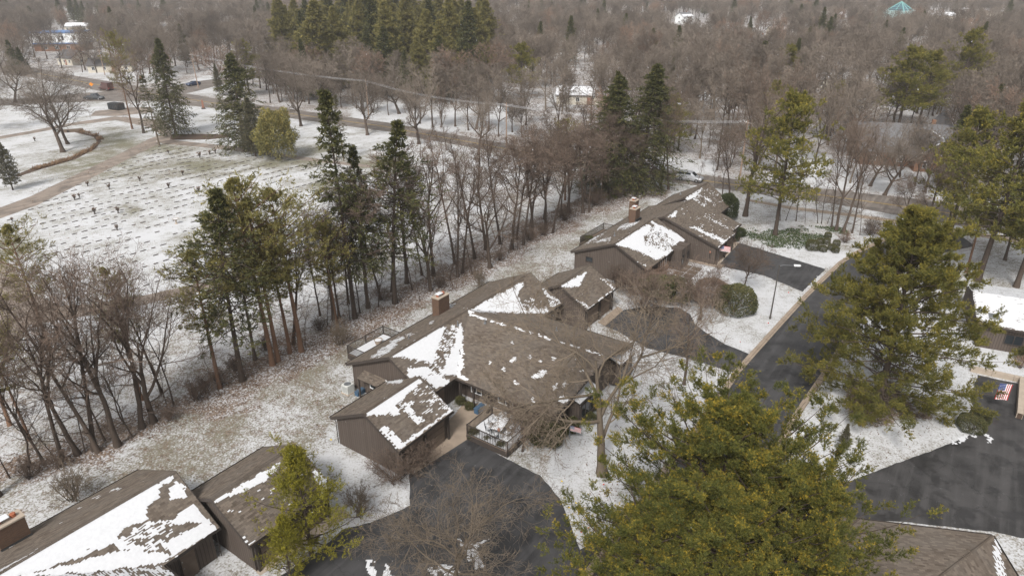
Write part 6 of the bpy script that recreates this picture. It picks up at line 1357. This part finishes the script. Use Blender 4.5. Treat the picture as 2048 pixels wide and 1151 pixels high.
# ---- shrubs
def sh(kind, px, label, sx, sz, name='shrub', cat='shrub', group=None, sy=None):
    o = plant(T[kind], name, label, cat, P(*px), T[kind].H, 1., None, group, ('stems', 'leaves')); o.scale = (sx, sy or sx, sz); return o
sh('ball', (1468, 622), 'large clipped round hedge bush in the snowy lawn', 2.1, 1.65, 'clipped_bush'); sh('hedge', (1420, 606), 'clipped rounded brown leafless hedge beside the green bush', 1.9, 1.6, 'clipped_bush')
sh('loose', (1345, 600), 'tangled green hedge behind the middle driveway', 2.2, 1.5); sh('loose', (1310, 592), 'second tangled green hedge behind the middle driveway', 1.9, 1.3); sh('thick', (1268, 590), 'thicket of brown twigs behind the far garage', 1.2, 1.1); sh('rusty', (1300, 578), 'rusty leafless thicket under the far house gable', 1.4, 1.3); sh('thick', (1235, 575), 'brown twig thicket at the corner of the far garage', 1.0, .9); sh('thick', (1290, 625), 'fine twig thicket by the middle driveway top', 1.1, 1.); sh('rusty', (1325, 560), 'second rusty thicket under the far house gable', 1.2, 1.1)
for i, (px, s) in enumerate((((1078, 890), 1.0), ((1105, 893), 1.0), ((1057, 876), .8), ((1125, 872), .7), ((1145, 866), .7))): sh('arb', px, 'brownish green upright shrub before the middle house', s * 1.1, s, 'upright_shrub', 'shrub', 'upright shrubs before the middle house')
for i, (px, s) in enumerate((((948, 876), .5), ((973, 887), .4), ((1002, 900), .45), ((939, 818), .4), ((921, 808), .45), ((1195, 820), .6), ((1180, 845), .55))): sh('loose', px, 'small green mound shrub at the foot of the middle house', s, s, 'mound_shrub', 'shrub', 'mound shrubs at the middle house')
sh('yew', (1451, 438), 'tall dark clipped yew at the corner of the far house', .85, .95); sh('yew', (1462, 480), 'dark spreading yew at the driveway head', .6, .35); sh('yew', (1478, 472), 'small dark yew at the driveway head', .45, .3)
sh('ball', (1623, 500), 'single round green boxwood in the ground cover bed', .8, .85); 
for px in ((1645, 503), (1652, 488), (1662, 500), (1672, 492), (1655, 476), (1640, 488), (1670, 505)): sh('ball', px, 'small round olive boxwood in a cluster by the curving drive', .48, .5, 'boxwood', 'shrub', 'boxwood cluster by the curving drive')
sh('rusty', (1690, 485), 'brown twiggy bush beside the boxwood cluster', .8, .8); sh('ball', (1940, 858), 'flattened dark boxwood at the island tip', 1.0, .7); sh('ball', (1958, 842), 'second flattened dark boxwood at the island tip', .75, .6); sh('rusty', (2040, 735), 'rusty-leaved small bush below the low snowy house', .6, .6); sh('loose', (2046, 720), 'green and rust bush below the low snowy house', .7, .8)
for px, k, s in (((394, 800), 'bush', 1.1), ((412, 785), 'bush', .9), ((530, 700), 'bush', .8), ((340, 840), 'bush', .7), ((640, 660), 'bush', .8), ((765, 600), 'thick', .6), ((60, 955), 'bush', .9), ((1000, 520), 'bush', .8), ((1060, 480), 'thick', .7), ((1130, 440), 'thick', .8), ((1190, 410), 'thick', .9), ((1235, 395), 'thick', .7), ((470, 740), 'bush', .8), ((1085, 470), 'thick', .6), ((880, 575), 'bush', .7), ((1740, 470), 'thick', .9), ((1780, 480), 'thick', 1.), ((120, 935), 'bush', .8), ((440, 770), 'bush', .9)):
    sh(k, px, 'low bare twig bush at the foot of the tree line', s, s, 'bare_bush', 'shrub', 'bare bushes along the tree lines')
sh('pale', (148, 1000), 'grey bare shrub with crooked stems behind the lower house', 1.3, 1.3); sh('pale', (680, 690), 'pale crooked shrub beside the rear deck', 1.2, 1.2); sh('pale', (959, 577), 'upright many-stemmed bare shrub behind the middle house', .9, 1.2); sh('thick', (790, 960), 'brown twig thicket against the near garage wall', 1.05, .85); sh('thick', (840, 930), 'brown twig thicket in front of the near garage doors', .8, .8); sh('loose', (1175, 486), 'low green shrub behind the far house', .9, .6); sh('pale', (720, 1030), 'tangled pale shrub on the snow between the garages', 1.2, 1.); sh('rusty', (322, 1105), 'dry red-leaved plant in the entry court of the lower house', .3, .3)
sh('thick', (1040, 842), 'brown twiggy shrub under the middle house eave', .6, .6); sh('thick', (1085, 856), 'second brown twiggy shrub under the middle house eave', .5, .6)
# ------------------------------------------------------------ the wood beyond the road
rf = random.Random(21); cand = []
CLEAR = [PW(p) for p in LAWNS[5:]] + [PW([(x - 30, y + 26), (x + 34, y + 26), (x + 22, y - 10), (x - 18, y - 10)]) for x, y in ((130, 100), (118, 96), (145, 104), (228, 142), (342, 72), (1367, 48), (1512, 100), (1820, 122), (1552, 72), (1170, 205), (1650, 172), (160, 62), (1870, 42))] + [PW([(1720, 350), (1880, 350), (1900, 250), (1740, 260)]), PW([(1330, 60), (1420, 60), (1420, 100), (1330, 100)])] + [GP, PW([(330, 182), (376, 150), (520, 140), (700, 126), (700, 142), (520, 162), (380, 192)])]
yy = 120.
while yy < 1000:
    step = 6.6 if yy < 260 else (8.5 if yy < 450 else 11.5); xx = -.80 * yy - 20
    while xx < .80 * yy + 20:
        x = xx + rf.uniform(-.5, .5) * step; y = yy + rf.uniform(-.5, .5) * step; px, py = proj(x, y, 0)
        xx += step
        if py > road_y(px, ROAD_UP) - 5: continue
        cand.append((x, y, px, py))
    yy += step
cx_ = np.array([c[0] for c in cand]); cy_ = np.array([c[1] for c in cand]); bad = np.zeros(len(cand), bool)
nl_ = len(LAWNS) - 5; rk = np.random.default_rng(4).random(len(cand))
for q_, po in enumerate(CLEAR): bad |= pip(cx_, cy_, po) & ((rk > .45) if q_ < nl_ else True)
thin = fbm(cx_, cy_, 45.)
keep = []
for i, c in enumerate(cand):
    if bad[i]: continue
    if thin[i] < .41 and rf.random() < .85: continue
    if c[3] > road_y(c[2], ROAD_UP) - 12 and rf.random() < .35: continue
    keep.append(c)
pyb = P(1796, 38); keep = [c for c in keep if math.hypot(c[0] - pyb[0], c[1] - pyb[1]) > 42 and not (abs(c[0] / c[1] - pyb[0] / pyb[1]) < .022 and pyb[1] - 135 < c[1] < pyb[1])]
vis_ = [c for c in keep if -40 < c[2] < 2090]; off = [c for c in keep if not (-40 < c[2] < 2090)]
vis_.sort(key=lambda c: c[0] ** 2 + c[1] ** 2)
IND = 265; kinds = ['far1', 'far2', 'far3', 'far1', 'far2', 'far4', 'far5']
lab = {'far1': 'bare grey-brown tree with rounded crown in the wood beyond the main road', 'far2': 'bare grey-brown tree with narrow crown in the wood beyond the main road', 'far3': 'bare grey-brown tree with wide crown in the wood beyond the main road', 'far4': 'bare tree with rusty twigs in the wood beyond the main road', 'far5': 'bare tree with pale upswept limbs in the wood beyond the main road'}
for c in vis_[:IND]:
    if rf.random() < .04: plant(T['wp2'], 'pine_tree', 'green pine scattered among bare trees of the far wood', 'pine tree', c[:2], rf.uniform(9, 16), rf.uniform(.9, 1.2), None, 'scattered pines of the far wood'); continue
    if rf.random() < .05: plant(T['gr1'], 'spruce_tree', 'dark spruce scattered among bare trees of the far wood', 'spruce tree', c[:2], rf.uniform(9, 17), rf.uniform(.9, 1.3), None, 'scattered spruces of the far wood'); continue
    k = rf.choice(kinds); plant(T[k], 'bare_tree', lab[k], 'tree', c[:2], rf.uniform(8, 18), rf.uniform(.85, 1.3), None, 'bare trees of the far wood, ' + {'far1': 'rounded', 'far2': 'narrow', 'far3': 'wide', 'far4': 'rusty', 'far5': 'pale limbed'}[k])
# everything farther: one wood, points carrying instances
rest = vis_[IND:] + off; n = len(rest)
ptsm = bpy.data.meshes.new('distant_wood'); ptsm.vertices.add(n); ptsm.vertices.foreach_set('co', np.array([(c[0], c[1], 0.) for c in rest], np.float32).ravel())
rn = np.random.default_rng(9); ar = rn.choice([0, 0, 1, 1, 2, 2, 2, 3, 5], n); scl = rn.uniform(.55, 1.1, n)
con = rn.random(n) < .07; ar = np.where(con, 4, np.where(ar == 4, 1, ar)); scl = np.where(con, scl * .72, scl)
for nm, ty, dat in (('kind_index', 'INT', ar.astype(np.int32)), ('size', 'FLOAT', scl.astype(np.float32)), ('turn', 'FLOAT', (rn.random(n) * 6.28).astype(np.float32))):
    at = ptsm.attributes.new(nm, ty, 'POINT'); at.data.foreach_set('value', dat)
wood = link('distant_wood', ptsm); tag(wood, 'far grey-brown leafless woodland fading into the haze', 'woodland', None, 'stuff')
ng = bpy.data.node_groups.new('distant_wood', 'GeometryNodeTree'); ng.interface.new_socket('Geometry', in_out='INPUT', socket_type='NodeSocketGeometry'); ng.interface.new_socket('Geometry', in_out='OUTPUT', socket_type='NodeSocketGeometry')
gi = ng.nodes.new('NodeGroupInput'); go = ng.nodes.new('NodeGroupOutput'); jn = ng.nodes.new('GeometryNodeJoinGeometry')
def named(nm, ty):
    a = ng.nodes.new('GeometryNodeInputNamedAttribute'); a.data_type = ty; a.inputs['Name'].default_value = nm; return a.outputs['Attribute']
def comb(a):
    m1 = a.trunk.copy(); return m1
for k, key in enumerate(('far1', 'far2', 'far3', 'far4', 'gr1', 'far5')):
    ap = T[key]; jo = ng.nodes.new('GeometryNodeJoinGeometry')
    for pm_ in (ap.trunk, ap.crown):
        ob = bpy.data.objects.new('wood_source', pm_); oi = ng.nodes.new('GeometryNodeObjectInfo'); oi.inputs['Object'].default_value = ob; ng.links.new(oi.outputs['Geometry'], jo.inputs[0])
    cmpn = ng.nodes.new('FunctionNodeCompare'); cmpn.data_type = 'INT'; cmpn.operation = 'EQUAL'; ng.links.new(named('kind_index', 'INT'), cmpn.inputs[2]); cmpn.inputs[3].default_value = k
    ip = ng.nodes.new('GeometryNodeInstanceOnPoints'); ng.links.new(gi.outputs[0], ip.inputs['Points']); ng.links.new(cmpn.outputs[0], ip.inputs['Selection']); ng.links.new(jo.outputs[0], ip.inputs['Instance'])
    cx = ng.nodes.new('ShaderNodeCombineXYZ'); ng.links.new(named('turn', 'FLOAT'), cx.inputs[2]); er = ng.nodes.new('FunctionNodeEulerToRotation'); ng.links.new(cx.outputs[0], er.inputs[0]); ng.links.new(er.outputs[0], ip.inputs['Rotation']); ng.links.new(named('size', 'FLOAT'), ip.inputs['Scale']); ng.links.new(ip.outputs[0], jn.inputs[0])
ng.links.new(jn.outputs[0], go.inputs[0]); md = wood.modifiers.new('wood', 'NODES'); md.node_group = ng
# ------------------------------------------------------------ fallen leaves, ground cover, dry grass, haze
def scatter(name, polys, dens, bl, bw, mat, label, seed, up, per=1, zr=.02, jit=0.):
    rng = np.random.default_rng(seed); C = []
    for po in polys:
        q = PW(po); x0, x1 = min(a for a, b in q), max(a for a, b in q); y0, y1 = min(b for a, b in q), max(b for a, b in q); n = int((x1 - x0) * (y1 - y0) * dens)
        x = rng.uniform(x0, x1, n); y = rng.uniform(y0, y1, n); k = pip(x, y, q) & (fbm(x, y, 2.5) > .40 + .15 * rng.random(n)); C.append(np.stack([x[k], y[k], rng.random(k.sum()) * zr + .012], -1))
    C = np.concatenate(C); D = unit(rng.normal(size=(len(C), 3)) * [1, 1, .3] + [0, 0, up]); v, f, t = blades(rng, C, D, bl, bw, per, .4, rng.random(len(C)))
    v[:, 2] = np.maximum(v[:, 2], .008)
    tag(link(name, np_mesh(name, v, [f], mat, {'tone': t})), label, name.replace('_', ' '), None, 'stuff')
LEAFS = [[(-100, 1000), (60, 950), (250, 900), (400, 835), (560, 765), (720, 695), (860, 615), (1000, 535), (1100, 482), (1230, 408), (1320, 390), (1320, 372), (1200, 375), (1050, 450), (900, 530), (760, 600), (600, 660), (440, 730), (250, 830), (60, 900), (-100, 930)]]
scatter('fallen_leaves', LEAFS, 26, .17, .12, M['dryleaf'], 'brown fallen leaves lying in the thin snow under the tree line', 3, .15)
scatter('dead_leaves', [[(-100, 1160), (60, 990), (400, 850), (700, 700), (1000, 545), (1240, 410), (1330, 388), (1140, 500), (880, 620), (690, 720), (660, 890), (400, 960), (0, 1060)], [(1110, 880), (1480, 745), (1247, 1060), (1160, 1098)], [(1640, 760), (1960, 850), (1650, 975)]], 5, .14, .10, M['dryleaf'], 'scattered dead leaves on the snowy lawns', 4, .15)
scatter('ground_cover', [[(1480, 470), (1500, 455), (1560, 462), (1600, 452), (1690, 455), (1700, 470), (1640, 478), (1600, 500), (1540, 495)]], 90, .22, .11, M['ivy'], 'green leafy ground cover showing through snow under the white pine', 5, .5, 1, .08)
scatter('pine_litter', [[(1690, 770), (1790, 760), (1860, 830), (1800, 855), (1700, 850)]], 60, .2, .06, M['box'], 'dark low needle cover under the layered pine', 6, .4, 1, .05)
scatter('dry_grass', [[(40, 350), (80, 338), (150, 318), (195, 295), (207, 280), (195, 268), (160, 262), (160, 266), (190, 274), (198, 282), (185, 296), (140, 316), (60, 340), (36, 352)]], 20, .7, .09, M['tuft'], 'dry brown reeds along the cemetery ditch', 7, 1.2, 3, .05)
scatter('grass_tufts', [[(100, 300), (330, 287), (470, 300), (700, 340), (700, 480), (400, 560), (100, 560), (20, 460)]], 1.5, .22, .03, M['tuft'], 'thin grass blades showing in the cemetery snow', 8, 1., 3, .02)
sheet('ditch', [(36, 354), (70, 342), (150, 319), (190, 298), (203, 283), (196, 271), (150, 262), (150, 265), (188, 274), (194, 283), (180, 297), (140, 314), (60, 338), (30, 350)], M['litter'], .010, 'dark winding ditch across the cemetery lawn')
# air: thin snowy haze over everything
hz = MB(); hz.box2((-7000, -1500, -1.), (7000, 8000, 38.)); ho = hz.build('haze', simple('haze_surface', (1, 1, 1)))
hm = bpy.data.materials.new('haze_air'); hm.use_nodes = True; hn = hm.node_tree; hn.nodes.clear(); vo = hn.nodes.new('ShaderNodeVolumePrincipled'); vo.inputs['Color'].default_value = (.97, .975, .985, 1); vo.inputs['Density'].default_value = HAZE; vo.inputs['Anisotropy'].default_value = .2
oo = hn.nodes.new('ShaderNodeOutputMaterial'); hn.links.new(vo.outputs[0], oo.inputs['Volume']); ho.data.materials.clear(); ho.data.materials.append(hm); tag(ho, 'pale winter haze over the whole place', None, None, 'stuff')
# ------------------------------------------------------------ falling snow: sparse flakes in the air
rs = np.random.default_rng(77); n = 1500; y = rs.uniform(14, 70, n); x = rs.uniform(-.8, .8, n) * y; z = rs.uniform(.3, 33, n); C = np.stack([x, y, z], -1); D = unit(np.array([.3, 0, -1.]) + .25 * rs.normal(size=(n, 3)))
v, f, t = blades(rs, C, D, .05, .014, 1, .1, rs.random(n)); tag(link('falling_snow', np_mesh('falling_snow', v, [f], M['snow'])), 'sparse snowflakes drifting down through the air', 'snowfall', None, 'stuff')
